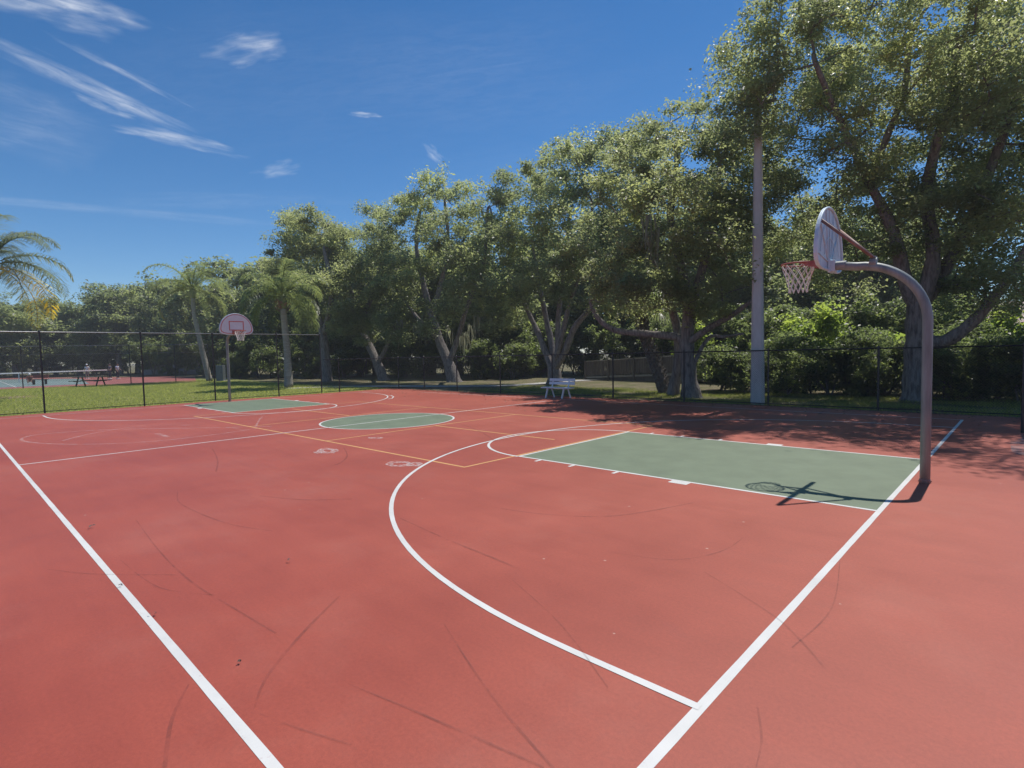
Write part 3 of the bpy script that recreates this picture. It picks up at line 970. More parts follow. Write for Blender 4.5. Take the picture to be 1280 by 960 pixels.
def oak(label, base, trunks, lobes, dens, per, leaf, mat, seed, cr=0.62, tint=(.42, .16), moss=None, name='oak_tree', group=None, bright=(), thin=None):
    """trunks hold world points; everything is stored relative to the base"""
    base = np.array([base[0], base[1], 0.0])
    r = np.random.default_rng(seed)
    lob = [(np.asarray(c) - base, rad) for c, rad in lobes]
    cl, own = clumps_in(lob, dens, r, dens_f=thin)
    ok = cl[:, 2] > (2.2 if name == 'oak_tree' else .9)
    cl = cl[ok]; own = own[ok]
    tr = [(s, [(np.asarray(p) - base, q) for p, q in pts]) for s, pts in trunks]
    root = empty(name, base, label, 'tree', group)
    P, par, rad, ch = skeleton(tr, cl, seed=seed)
    wood_mesh('trunk', P, par, rad, ch, M['bark'], root)
    ltint = r.normal(0, 1, len(lob)) * tint[1] * .7
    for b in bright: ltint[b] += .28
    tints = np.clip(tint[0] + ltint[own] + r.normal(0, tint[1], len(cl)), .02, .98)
    rads = cr * r.uniform(.7, 1.35, len(cl))
    leaves_mesh('crown', cl, rads, (per * r.uniform(.6, 1.4, len(cl))).astype(int), leaf, mat, root, tints, seed)
    if moss:
        for iq, q in enumerate(moss): moss_mesh('hanging_moss', [np.asarray(q) - base], M['moss'], root, seed + iq)
    return root


def T(lst, Y):                       # limb given by surveyed outline points on the plane the tree stands in
    out = []
    for q in lst:
        px, py, rad = q[0], q[1], q[2]
        yy = q[3] if len(q) > 3 else Y
        out.append((PY(px, py, yy), rad))
    return out


# --- A: the big oak at the right
tA = [(None, T([(1144, 503, .40), (1144, 470, .335), (1146, 425, .31), (1147, 385, .31)], 13.3)),
      (3, T([(1130, 345, .21, 13), (1117, 290, .16, 12.4), (1085, 225, .12, 11.6), (1050, 150, .09, 10.6), (1020, 80, .07, 9.5)], 13)),
      (3, T([(1163, 345, .22), (1166, 300, .19), (1158, 250, .17), (1168, 190, .14, 12.5), (1190, 120, .11, 12), (1200, 50, .08, 11)], 13.3)),
      (2, T([(1180, 427, .19, 12.9), (1213, 405, .17, 12.6), (1240, 375, .14, 12.4), (1270, 335, .11, 12), (1300, 280, .08, 11.8)], 12.9)),
      (3, T([(1176, 345, .2, 14), (1215, 270, .15, 14.2), (1250, 180, .12, 13.6), (1275, 110, .09, 13)], 14)),
      (6, T([(1128, 120, .09, 11.4), (1140, 40, .06, 10.8)], 11.4))]
lA = [(PY(x, y, Y), r_) for x, y, Y, r_ in (
    (1010, 60, 9.6, 1.9), (955, 110, 9.5, 1.1), (1100, 40, 10.6, 2.1), (1200, 50, 11.4, 2.3), (1290, 60, 12, 2.6), (1060, -40, 10.4, 2.2), (1160, -80, 12, 2.4),
    (1060, 140, 11.2, 1.9), (1150, 150, 11.8, 2.1), (1250, 170, 12.4, 2.3), (1010, 200, 12.6, 1.7), (1085, 250, 13, 1.9), (1190, 260, 12.8, 1.9),
    (1285, 280, 13, 2.1), (1020, 290, 14, 1.6), (1110, 335, 15, 1.4), (1240, 345, 12.9, 1.1), (1330, 190, 12, 2.5), (1000, 0, 9.4, 1.7),
    (930, 70, 9.6, .95), (965, 25, 9.4, 1.1), (1280, -60, 12, 2.4), (1130, 80, 9.6, 1.6), (1240, 30, 10.2, 1.8), (1370, 60, 10.5, 2.4), (1420, 220, 11.5, 2.2),
    (960, 250, 13.6, 1.3), (1060, 330, 15, 1.5), (1180, 340, 14.6, 1.5), (905, 90, 10.2, .7), (1290, 350, 14, 1.6),
    (950, 205, 13.6, 1.5), (985, 140, 13.2, 1.5), (1060, 100, 14, 1.8), (1140, 100, 14.6, 2.0), (1225, 120, 15, 2.2), (1005, 85, 13.2, 1.6), (1100, 200, 15, 2.0),
    (1200, 200, 15, 2.2), (1290, 150, 15, 2.4), (1055, 30, 13.6, 1.9), (1180, 20, 14.6, 2.2), (965, 300, 14.2, 1.2), (942, 128, 9.2, .8), (968, 108, 9.1, .8), (1040, 260, 15, 1.8), (1260, 240, 15, 2.0), (1160, 300, 15.5, 1.6),
    (1092, 225, 10.9, 1.2), (1128, 300, 11.9, 1.1), (1172, 245, 11.6, 1.2), (1182, 165, 10.8, 1.3), (1045, 165, 10.0, 1.1), (1255, 300, 11.5, 1.2), (1222, 362, 12.0, .8), (1075, 300, 13.0, 1.2), (1300, 330, 11.3, 1.2),
    (985, 250, 13, 1.2), (1010, 345, 14.5, 1.0), (1110, 120, 9.9, 1.2), (1230, 90, 10.4, 1.3), (945, 148, 9.15, .75), (925, 140, 9.3, .6))]
lA += [(np.array(c), r_) for c, r_ in (((.5, 8.6, 11.6), 1.1), ((-1.7, 9.2, 11.7), .9), ((1.9, 7.8, 11.5), 1.5), ((-3.4, 9.6, 11.6), .8), ((2.9, 7.3, 10.6), 1.4), ((1.3, 8.8, 10.6), 1.3), ((3.6, 9.4, 11), 1.6))]
oak('tallest oak with thick grey trunk and spreading limbs behind the near hoop', G(1144, 503), tA, lA, 2.8, 350, .100, M['oak'], 21, .62, (.48, .17), bright=(0, 2, 3), thin=[.30 if i in (5, 6, 21, 24) else .45 if i in (23, 17, 25, 0, 2, 3, 4, 22) else .7 if i in (7, 8, 9, 16, 18) else 1.3 if 30 < i < 48 else .62 if i > 62 else 1.25 if i > 47 else 1 for i in range(70)])

# --- B: oak left of the lamp post
tB = [(None, T([(865, 497.5, .34), (861, 470, .28), (858, 430, .26), (861, 390, .24)], 11.3)),
      (3, T([(852, 335, .17, 11), (838, 270, .13, 10.6), (846, 200, .09, 10.6)], 11)),
      (3, T([(880, 330, .15, 11.2), (896, 260, .11, 11.2), (900, 200, .07, 11)], 11.2)),
      (None, T([(842, 490, .20), (848, 450, .18), (846, 410, .17), (830, 360, .13, 11.2), (800, 300, .09, 10.6)], 12.0)),
      (2, T([(845, 421, .15, 11.2), (805, 417, .14, 10.9), (770, 413, .125, 10.7), (748, 398, .10, 10.5), (738, 375, .07, 10.4)], 11)),
      (2, T([(888, 409, .12, 11.1), (912, 396, .10, 10.9), (940, 376, .07, 10.7)], 11)),
      (1, T([(884, 424, .07, 11.6), (905, 421, .06, 11.8), (930, 417, .04, 12)], 11.6))]
lB = [(PY(x, y, Y), r_) for x, y, Y, r_ in (
    (850, 155, 10.6, 1.5), (870, 205, 10.2, 1.9), (800, 215, 10.5, 1.7), (912, 245, 11.2, 1.7), (840, 270, 9.2, 2.1), (782, 290, 9.5, 1.8), (880, 320, 9.6, 1.8),
    (825, 335, 9.2, 1.7), (925, 335, 11.8, 1.3), (760, 335, 10, 1.2), (905, 185, 11, 1.3), (848, 230, 8.2, 1.6), (790, 345, 9.2, 1.2), (900, 280, 10.8, 1.5), (770, 250, 10.6, 1.4),
    (762, 368, 10.2, 1.0), (803, 380, 10.4, 1.0), (878, 372, 10.8, 1.1), (925, 290, 12, 1.4), (735, 300, 11.5, 1.3), (845, 375, 9.6, .9),
    (918, 175, 13.2, 1.4), (905, 235, 13.4, 1.5), (938, 270, 13.2, 1.3), (930, 130, 12.6, .9), (945, 200, 14, 1.2), (800, 175, 14, 1.5), (890, 150, 13, 1.2), (770, 200, 15, 1.5))]
oak('oak with twin trunk and long level limb, left of the lamp post', G(865, 497.5), tB, lB, 3.3, 310, .113, M['oak'], 22, .60, (.42, .17), moss=[PY(812, 270, 8.4), PY(818, 290, 8.4)], bright=(5, 4))

# --- C: multi-stem oak behind the bench
YC = 16.5
tC = [(None, T([(694, 477.5, .42), (692, 462, .34)], YC)),
      (1, T([(684, 445, .20), (672, 415, .17), (658, 385, .12), (640, 345, .08)], YC)),
      (1, T([(690, 435, .2), (682, 395, .16), (672, 345, .12), (665, 300, .08)], YC + .4)),
      (1, T([(697, 440, .18), (698, 395, .15), (705, 340, .12), (712, 270, .08)], YC + .2)),
      (1, T([(705, 442, .2), (718, 410, .17), (738, 385, .13), (765, 340, .08)], YC - .2)),
      (1, T([(700, 430, .15), (712, 380, .12), (728, 330, .1), (740, 260, .07)], YC - .5))]
lC = [(PY(x, y, Y), r_) for x, y, Y, r_ in (
    (690, 330, 15.5, 2.1), (740, 320, 15, 2.0), (700, 262, 15.5, 2.3), (660, 290, 16, 1.9), (730, 215, 16, 2.2), (768, 255, 15, 2.1), (720, 190, 17, 1.5), (682, 222, 17, 1.7),
    (776, 330, 14.6, 1.6), (652, 345, 15.5, 1.3), (790, 200, 16, 2.0), (745, 180, 16.5, 1.2), (720, 290, 13.6, 1.7), (660, 382, 15.0, 1.1), (730, 374, 14.5, 1.1), (766, 368, 14.5, 1.0), (698, 366, 14.5, .8), (640, 395, 16, .9))]
oak('many stemmed oak fanning up from one base behind the white bench', G(694, 477.5), tC, lC, 3.1, 290, .140, M['oak_deep'], 23, .70, (.42, .19), bright=(12, 2))

# --- D: leaning oak with moss
YD = 15.7
tD = [(None, T([(568, 478.5, .46), (561, 455, .36), (549, 425, .31), (540, 395, .26)], YD)),
      (3, T([(528, 350, .18), (520, 300, .13), (530, 245, .08)], YD)),
      (3, T([(552, 350, .17), (560, 300, .13), (556, 250, .08)], YD + .5)),
      (1, T([(573, 420, .18), (585, 380, .15), (604, 330, .12), (610, 260, .08)], YD + .4)),
      (2, T([(520, 395, .12), (495, 360, .08)], YD - .6))]
lD = [(PY(x, y, Y), r_) for x, y, Y, r_ in (
    (530, 262, 15.5, 2.2), (500, 285, 15.5, 1.9), (560, 292, 15, 2.2), (538, 232, 16, 1.3), (603, 258, 16.5, 2.0), (618, 312, 15.5, 2.2), (570, 342, 14.5, 2.2),
    (512, 340, 14.5, 2.1), (622, 228, 17, 1.3), (600, 368, 14.5, 1.6), (545, 385, 14.5, 1.2), (640, 255, 18, 1.6), (485, 262, 16, 1.0), (640, 370, 15, 1.2), (515, 250, 16, 1.3), (580, 270, 18, 1.7), (570, 240, 18, 1.2), (655, 300, 18, 1.8), (660, 225, 18.5, 1.4), (480, 300, 17.5, 1.6), (465, 270, 18, 1.2), (505, 392, 14.4, 1.1), (562, 396, 14.0, .9), (602, 395, 14.4, 1.1), (628, 372, 14.4, 1.2), (535, 405, 13.8, .8))]
oak('mossy oak whose trunk leans left, left of the many stemmed one', G(568, 478.5), tD, lD, 3.0, 270, .152, M['oak_deep'], 24, .74, (.46, .18),
    moss=[PY(590, 405, 15), PY(583, 415, 15), PY(577, 420, 15), PY(597, 395, 15), PY(560, 410, 15), PY(520, 405, 14.6), PY(532, 408, 14.8)], bright=(5, 9))

# --- E
YE = 15.3
tE = [(None, T([(480, 476.5, .42), (472, 455, .34), (461, 430, .28), (452, 405, .22)], YE)),
      (3, T([(440, 370, .15), (430, 330, .1)], YE)), (3, T([(465, 370, .16), (475, 330, .1)], YE)),
      (1, T([(485, 430, .15), (498, 395, .1)], YE))]
lE = [(PY(x, y, Y), r_) for x, y, Y, r_ in (
    (470, 335, 14.5, 2.4), (440, 312, 15, 2.4), (490, 362, 14.5, 2.0), (455, 372, 14, 2.2), (430, 352, 14, 2.0), (482, 398, 13.6, 1.5), (442, 402, 13.6, 1.3), (412, 305, 16, 2.4), (470, 300, 17, 1.8), (452, 416, 13.4, 1.0), (497, 412, 13.4, 1.0), (428, 395, 13.4, 1.2))]
oak('rounded dense oak with forked grey trunk, two trunks right of the near queen palm', G(480, 476.5), tE, lE, 2.8, 270, .168, M['oak_deep'], 25, .80, (.40, .16),
    moss=[PY(500, 400, 14), PY(495, 410, 14), PY(465, 415, 14)])

# --- F
YF = 12.6
tF = [(None, T([(409, 478, .42), (407, 450, .36), (404, 420, .30)], YF)), (2, T([(392, 370, .18), (380, 320, .12)], YF)), (2, T([(415, 365, .18), (405, 310, .12)], YF))]
lF = [(PY(x, y, Y), r_) for x, y, Y, r_ in (
    (375, 300, 12.6, 2.4), (402, 300, 13, 2.4), (352, 318, 12, 2.2), (418, 355, 12, 2.0), (390, 352, 12.0, 2.2), (370, 276, 13, 1.5), (340, 345, 12, 1.9), (385, 395, 11.8, 1.5), (420, 400, 12, 1.3), (395, 275, 13, 1.3))]
oak('dark trunked oak directly right of the near queen palm', G(409, 478), tF, lF, 2.8, 270, .168, M['oak'], 26, .80, (.50, .15))

# --- background trees: three kinds, copied
def proto_tree(seed, H, R, mat, leaf, n=12, per=330):
    r = np.random.default_rng(seed)
    lob = []
    for k in range(n):
        a = 2 * PI * k / n + r.uniform(-.4, .4); q = R * r.uniform(.40, .80); z = H * (.26 + .52 * ((k * 5) % n) / n)
        lob.append((np.array([q * math.cos(a), q * math.sin(a), z]), R * r.uniform(.34, .48)))
    lob.append((np.array([r.uniform(-.5, .5), r.uniform(-.5, .5), H - R * .42]), R * .42)); lob.append((np.array([0, 0, H * .62]), R * .5))
    lob.append((np.array([R * .3, R * .2, H * .86]), R * .3))
    tr = [(None, [(np.array([0, 0, 0.]), .30), (np.array([.1, .05, H * .18]), .25), (np.array([.05, .2, H * .36]), .20), (np.array([.15, .1, H * .6]), .12)])]
    return tr, lob


protos = []
for k, (H, R) in enumerate(((11.0, 4.6), (12.5, 5.0), (9.5, 4.4))):
    tr, lob = proto_tree(40 + k, H, R, None, None)
    o = oak('x', (0, 0), tr, lob, 2.2, 170, .28, M['far_leaf'], 50 + k, .95, (.46, .17), name='background_tree')
    protos.append(o)

BG = []   # direction, depth, kind, scale, where
for px, D, k, s in ((-60, 88, 0, 1.2), (-15, 92, 1, 1.0), (20, 82, 2, 1.30), (45, 98, 0, 1.22), (70, 92, 1, 1.08), (100, 88, 2, 1.28), (128, 97, 1, 1.08), (150, 86, 0, 1.25), (172, 92, 1, 1.28), (205, 92, 2, 1.65), (240, 90, 0, 1.45), (215, 84, 1, 1.1)):
    BG.append((px, D, k, s, 'left'))
for px, D, k, s in ((285, 78, 1, 1.38), (318, 68, 0, 1.2), (345, 64, 1, 1.15), (400, 66, 2, 1.4), (430, 60, 1, 1.15), (470, 55, 0, 1.15), (505, 52, 1, 1.0), (540, 54, 2, 1.3), (575, 50, 0, 1.1), (615, 46, 1, 1.0)):
    BG.append((px, D, k, s, 'mid'))
for px, D, k, s in ((680, 52, 0, 1.15), (745, 50, 1, 1.15), (800, 46, 0, 1.15), (855, 44, 1, 1.1), (905, 42, 0, 1.05), (960, 44, 1, 1.0), (1020, 46, 0, 1.2), (1085, 44, 2, 1.35), (1140, 40, 1, .95), (1450, 36, 0, .9)):
    BG.append((px, D, k, s, 'right'))
LBL = {'left': 'mid green rounded tree in the distant row beyond the tennis court', 'mid': 'tall leafy tree rising behind the palms and leftmost oaks',
       'right': 'leafy tree filling the gaps behind the large court side oaks'}
used = set()
for i, (px, D, k, s, w) in enumerate(BG):
    o = protos[k] if k not in used else copy_tree(protos[k])
    used.add(k)
    p = PD(px, 460, D)
    o.location = (p[0], p[1], 0); o.rotation_euler = (0, 0, i * 2.4); o.scale = (s, s, s * (1 + .06 * math.sin(i * 3)))
    o['label'] = LBL[w]; o['group'] = {'left': 'distant trees beyond the tennis court', 'mid': 'trees behind the palms', 'right': 'trees behind the oaks'}[w]

# --- shrubs of the understory
def make_shrub(seed, H, R, mat, leaf, per=160, k=46, name='shrub', label='x'):
    r = np.random.default_rng(seed)
    root = empty(name, (0, 0, 0), label, 'shrub')
    cl = []
    for q in range(9):
        a = r.uniform(0, 2 * PI); c0 = np.array([math.cos(a) * R * r.uniform(.1, .85), math.sin(a) * R * r.uniform(.1, .85), H * r.uniform(.12, .92)])
        d = r.normal(0, 1, (k // 8, 3)); cl.append(c0 + d * np.array([R * .24, R * .24, H * .09]))
    cl = np.concatenate(cl); cl = cl[cl[:, 2] > .12]
    tr = []
    st = [(None, [(np.array([r.uniform(-.2, .2), r.uniform(-.2, .2), 0]), .05), (np.array([r.uniform(-.4, .4) * R, r.uniform(-.4, .4) * R, H * .35]), .035)]) for _ in range(4)]
    P, par, rad, ch = skeleton(st, cl, .007, seed=seed)
    wood_mesh('stem', P, par, rad, ch, M['bark'], root, False)
    leaves_mesh('foliage', cl, .36 * r.uniform(.7, 1.3, len(cl)) * R / 1.4, per, leaf, mat, root, np.clip(.4 + r.normal(0, .2, len(cl)), 0, 1), seed, sub=7, up=.5, flat=.8)
    return root


SH = [make_shrub(61, 3.2, 1.7, M['shrub'], .13, 150, 60), make_shrub(62, 2.4, 1.6, M['shrub'], .13, 140, 54), make_shrub(63, 4.4, 1.8, M['shrub'], .16, 150, 70),
      make_shrub(64, 3.2, 1.5, M['shrub_sunlit'], .14, 170, 50)]
sused = set()


def put_shrub(k, x, y, s, rz, label, group=None):
    o = SH[k] if k not in sused else copy_tree(SH[k]); sused.add(k)
    o.location = (x, y, -0.02); o.scale = (s, s, s); o.rotation_euler = (0, 0, rz); o['label'] = label
    if group: o['group'] = group
    return o


i = 0
for (px, Y, k, s) in ((930, 14.4, 1, .72), (985, 14.0, 0, .66), (1035, 14.6, 1, .78), (1085, 14.6, 0, .68), (1185, 14.6, 1, .70), (1225, 14.8, 0, .6), (1275, 14.2, 1, .72), (1330, 14, 0, .7),
                       (905, 15.2, 1, .8), (955, 15.6, 1, .75), (1010, 15.2, 1, .62), (1060, 15.4, 0, .55), (1112, 15.6, 1, .8), (1165, 15.6, 1, .7), (1205, 15.6, 1, .75), (1250, 15.4, 0, .6), (1305, 15.2, 1, .8), (975, 17, 0, .75), (1100, 17, 0, .75), (1210, 17, 0, .75)):
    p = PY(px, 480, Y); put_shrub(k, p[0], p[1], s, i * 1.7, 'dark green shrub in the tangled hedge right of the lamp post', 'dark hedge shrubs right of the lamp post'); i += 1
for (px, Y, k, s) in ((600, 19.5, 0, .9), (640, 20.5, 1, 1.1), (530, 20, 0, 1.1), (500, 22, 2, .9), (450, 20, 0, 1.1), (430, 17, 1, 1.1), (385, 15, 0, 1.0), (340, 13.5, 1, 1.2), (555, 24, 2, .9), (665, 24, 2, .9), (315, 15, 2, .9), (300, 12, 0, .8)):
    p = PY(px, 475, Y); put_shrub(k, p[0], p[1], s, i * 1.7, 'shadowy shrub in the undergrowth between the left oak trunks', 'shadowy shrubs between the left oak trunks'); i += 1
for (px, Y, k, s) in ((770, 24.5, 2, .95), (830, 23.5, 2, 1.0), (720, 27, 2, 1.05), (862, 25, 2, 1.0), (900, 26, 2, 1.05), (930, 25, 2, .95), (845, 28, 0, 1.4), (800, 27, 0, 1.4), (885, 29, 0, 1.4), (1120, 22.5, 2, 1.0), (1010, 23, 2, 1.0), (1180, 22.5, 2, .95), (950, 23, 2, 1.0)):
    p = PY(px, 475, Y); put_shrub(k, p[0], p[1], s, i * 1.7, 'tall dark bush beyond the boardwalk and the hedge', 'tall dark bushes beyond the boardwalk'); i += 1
for q, px in enumerate((-70, -45, -20, 4, 26, 50, 72, 95, 118, 142, 160)):
    p = PD(px, 471, 92 + 3 * math.sin(q * 2.1)); put_shrub((0, 2, 1)[q % 3], p[0], p[1], (1.5, 1.15, 1.9)[q % 3], q * 1.3, 'dark hedge shrub along the back of the distant tennis court', 'dark hedge along the back of the tennis court')
for q, (px, D, k, s_) in enumerate(((192, 76, 2, 1.1), (212, 74, 0, .9), (232, 71, 2, 1.0), (256, 66, 2, 1.25), (268, 62, 0, 1.2), (178, 78, 2, 1.2))):
    p = PD(px, 471, D); put_shrub(k, p[0], p[1], s_, q * 1.9, 'dark bush in front of the pale walled building', 'dark bushes in front of the pale building')
for q, (px, D, k, s_) in enumerate(((300, 60, 0, 1.3), (325, 56, 2, 1.0), (372, 58, 0, 1.4), (395, 55, 2, 1.1), (425, 54, 0, 1.4), (455, 52, 2, 1.0), (478, 56, 0, 1.5), (505, 49, 0, 1.3), (535, 50, 2, 1.05),
                                     (560, 48, 0, 1.4), (588, 46, 2, 1.0), (618, 45, 0, 1.3), (645, 44, 2, 1.0), (672, 43, 0, 1.3), (700, 45, 2, 1.1), (735, 46, 0, 1.4))):
    p = PD(px, 471, D); put_shrub(k, p[0], p[1], s_, q * 2.3, 'bush in the dark far thicket behind the left oak trunks', 'bushes of the far thicket behind the oaks')
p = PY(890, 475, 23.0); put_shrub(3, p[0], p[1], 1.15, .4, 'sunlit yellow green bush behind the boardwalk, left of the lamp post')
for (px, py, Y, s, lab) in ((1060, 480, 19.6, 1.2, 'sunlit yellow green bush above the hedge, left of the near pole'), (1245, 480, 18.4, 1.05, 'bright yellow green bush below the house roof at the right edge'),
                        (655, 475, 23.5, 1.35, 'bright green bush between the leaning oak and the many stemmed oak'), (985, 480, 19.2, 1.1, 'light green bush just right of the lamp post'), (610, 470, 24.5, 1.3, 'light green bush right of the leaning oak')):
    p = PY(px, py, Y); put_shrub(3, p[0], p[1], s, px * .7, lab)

# ------------------------------------------------------------------ palms
def frond_mesh(L, droop, seed, n=64, leaf=.62, twist=0.0, lift=.7):
    """pinnate frond: arched rachis along +X, hanging leaflets on both sides"""
    r = np.random.default_rng(seed)
    V = []; F = []; Tn = []
    m_ = 16
    R_ = []
    x = z = 0.0; ang = lift
    for i in range(m_ + 1):
        R_.append(np.array([x, 0, z]))
        x += L / m_ * math.cos(ang); z += L / m_ * math.sin(ang); ang -= droop / m_ * (0.5 + 1.2 * i / m_)
    R_ = np.array(R_)
    for i in range(m_):
        w0 = .035 * (1 - i / m_) + .008; w1 = .035 * (1 - (i + 1) / m_) + .008
        b = len(V)
        V += [R_[i] + [0, w0, 0], R_[i] + [0, 0, -w0], R_[i] - [0, w0, 0], R_[i + 1] + [0, w1, 0], R_[i + 1] + [0, 0, -w1], R_[i + 1] - [0, w1, 0]]
        F += [(b, b + 1, b + 4, b + 3), (b + 1, b + 2, b + 5, b + 4), (b, b + 3, b + 5, b + 2)]; Tn += [.7] * 6
    for k in range(n):
        u = .14 + .86 * k / (n - 1)
        q = u * m_; i = min(int(q), m_ - 1); c = R_[i] + (R_[i + 1] - R_[i]) * (q - i)
        t = R_[i + 1] - R_[i]; t /= np.linalg.norm(t)
        ll = leaf * (math.sin(PI * min(1, .12 + u * .86)) ** .6) * r.uniform(.8, 1.15)
        for s in (-1, 1):
            out = np.array([0, s, 0]) + t * r.uniform(.25, .6) + np.array([0, 0, r.uniform(-.15, .5)]); out /= np.linalg.norm(out)
            p = c.copy(); w = .030; b = len(V); tt = r.normal(.45, .18)
            wd = np.cross(out, [0, 0, 1.]) ; wd /= max(.1, np.linalg.norm(wd))
            for j in range(4):
                uu = j / 3
                V += [p - wd * w * (1 - uu * .8), p + wd * w * (1 - uu * .8)]; Tn += [tt, tt]
                d = out + np.array([0, 0, -1.25]) * uu * r.uniform(.8, 1.3); d /= np.linalg.norm(d)
                p = p + d * ll / 3
            for j in range(3): F.append((b + 2 * j, b + 2 * j + 1, b + 2 * j + 3, b + 2 * j + 2))
    return np.array(V), np.array(F), np.clip(np.array(Tn), 0, 1)


def queen_palm(label, path, rads, crown_h, nf, L, seed, mat='frond', yellow=(), leaf=.62, dirs=None, sheath=True):
    base = np.array([path[0][0], path[0][1], 0])
    root = empty('queen_palm', base, label, 'palm tree')
    P = [np.asarray(p) - base for p in path]
    q = []; qr = []
    for k in range(len(P) - 1):
        for s in range(10):
            t = s / 10; q.append(P[k] + (P[k + 1] - P[k]) * t); qr.append((rads[k] + (rads[k + 1] - rads[k]) * t) * (1 + .03 * math.sin((k * 10 + s) * 2.2)))
    q.append(P[-1]); qr.append(rads[-1])
    m = MB(); m.tube(q, qr, 14); m.build('trunk', M['palm_bark'], root, smooth=True)
    top = P[-1]
    m = MB(); m.tube([top - [0, 0, .05], top + [0, 0, crown_h * .5], top + [0, 0, crown_h]], [rads[-1] * 1.15, rads[-1] * 1.3, rads[-1] * .5], 12)
    cs = m.build('crownshaft', M['crownshaft'], root, smooth=True)
    r = np.random.default_rng(seed)
    if sheath:
        m = MB()
        for k in range(16):
            a = r.uniform(0, 2 * PI); h0 = r.uniform(-.25, .35)
            c = top + np.array([math.cos(a) * rads[-1] * 1.1, math.sin(a) * rads[-1] * 1.1, h0])
            e = c + np.array([math.cos(a) * .28, math.sin(a) * .28, r.uniform(.1, .45)])
            m.bar(c, e, .12, .03)
        m.build('dead_sheath', M['boot_dead'], root)
    for k in range(nf):
        a = k * 2.39996 + r.uniform(-.2, .2) if dirs is None else dirs[k]
        f = k / (nf - 1)
        lift = 1.35 - 1.55 * f + r.uniform(-.1, .1); droop = 1.9 + .7 * r.random() - .3 * f
        V, F, Tn = frond_mesh(L * r.uniform(.85, 1.1), droop, seed * 100 + k, leaf=leaf, lift=lift)
        o = np_mesh('frond', V, F, M['frond_yellow'] if k in yellow else M[mat], root, Tn)
        o.location = tuple(float(c) for c in top + np.array([0, 0, crown_h * .8])); o.rotation_euler = (0, 0, a)
        if k in yellow: o['label'] = 'yellowing drooping frond'
    return root


p0 = G(361, 484); Dq = float(np.dot(p0 - CAM, FW))
queen_palm('nearer queen palm with straight pale trunk and brown leaf sheaths', [p0, PD(359, 440, Dq), PD(354, 385, Dq)], [.27, .21, .19], .9, 18, 3.5, 5, leaf=.9)
p0 = G(262, 476.4); Dq = float(np.dot(p0 - CAM, FW))
queen_palm('farther queen palm with leaning slender trunk beside the pale building', [p0, PD(252, 435, Dq), PD(243, 395, Dq), PD(241, 372, Dq)], [.26, .22, .18, .17], .9, 18, 4.4, 6, leaf=1.0, sheath=False)
p0 = PD(-30, 480, 29.0); p0[2] = 0
queen_palm('silvery queen palm at the left edge with yellow lower fronds', [p0, PD(-22, 420, 29), PD(-12, 347, 29)], [.24, .2, .18], .8, 22, 4.7, 8, 'frond_blue', yellow=(20, 21), leaf=.95,
           dirs=[ROLL * 0 + a for a in (0.2, 2.2, 4.4, 1.0, 3.2, 5.4, .6, 2.7, 4.9, 1.5, 3.7, 5.9, .3, 2.0, 4.1, .85, 3.0, 5.2, .35, 2.5, .80, .58)])

# cabbage palm with a rough leaning trunk
def cabbage_palm():
    b = G(831, 491); Yb = b[1]
    root = empty('cabbage_palm', (b[0], b[1], 0), 'rough criss cross barked palm trunk leaning left in front of the boardwalk', 'palm tree')
    pts = [np.array(PY(x, y, Yb)) - [b[0], b[1], 0] for x, y in ((831, 492), (822, 465), (812, 438), (803, 410), (800, 385))]
    m = MB(); m.tube(pts, [.26, .22, .21, .21, .19], 12); m.build('trunk', M['boot_bark'], root, smooth=True)
    m = MB(); r = random.Random(4)
    for lvl in range(26):
        u = lvl / 25 * 3.99; i = int(u); c = pts[i] + (pts[i + 1] - pts[i]) * (u - i)
        for k in range(5):
            a = 2 * PI * k / 5 + lvl * .63
            d = np.array([math.cos(a), math.sin(a), 0])
            s = c + d * .20; e = c + d * r.uniform(.27, .36) + np.array([0, 0, .20])
            tn = np.array([-d[1], d[0], 0]) * .10
            m.bar(s - tn, e, .07, .03); m.bar(s + tn, e, .07, .03)
    m.build('leaf_boot', M['boot_bark'], root)
    rg = np.random.default_rng(5)
    for k in range(14):
        a = k * 2.4; V = []; F = []; Tn = []
        lift = 1.1 - 1.3 * k / 13
        pl = np.array([math.cos(lift), 0, math.sin(lift)]) * 1.1
        V += [np.array([0, .02, 0]), np.array([0, -.02, 0]), pl + [0, -.015, 0], pl + [0, .015, 0]]; F.append((0, 1, 2, 3)); Tn += [.6] * 4
        for j in range(22):
            an = -1.9 + 3.8 * j / 21
            d = np.array([math.cos(an) * math.cos(lift - .3), math.sin(an), math.cos(an) * math.sin(lift - .3) - .15]); L = .85 * (1 - .12 * abs(an))
            w = np.cross(d, [0, 0, 1.]); w = w / max(.2, np.linalg.norm(w)) * .03
            b2 = len(V); mid = pl + d * L * .6; tip = pl + d * L + np.array([0, 0, -.28])
            V += [pl - w * .3, pl + w * .3, mid + w, mid - w, tip + w * .2, tip - w * .2]; F += [(b2, b2 + 1, b2 + 2, b2 + 3), (b2 + 3, b2 + 2, b2 + 4, b2 + 5)]; Tn += [rg.uniform(.2, .7)] * 6
        o = np_mesh('fan_frond', np.array(V), np.array(F), M['frond'], root, np.array(Tn)); o.location = tuple(float(c) for c in pts[-1]); o.rotation_euler = (0, 0, a)


cabbage_palm()

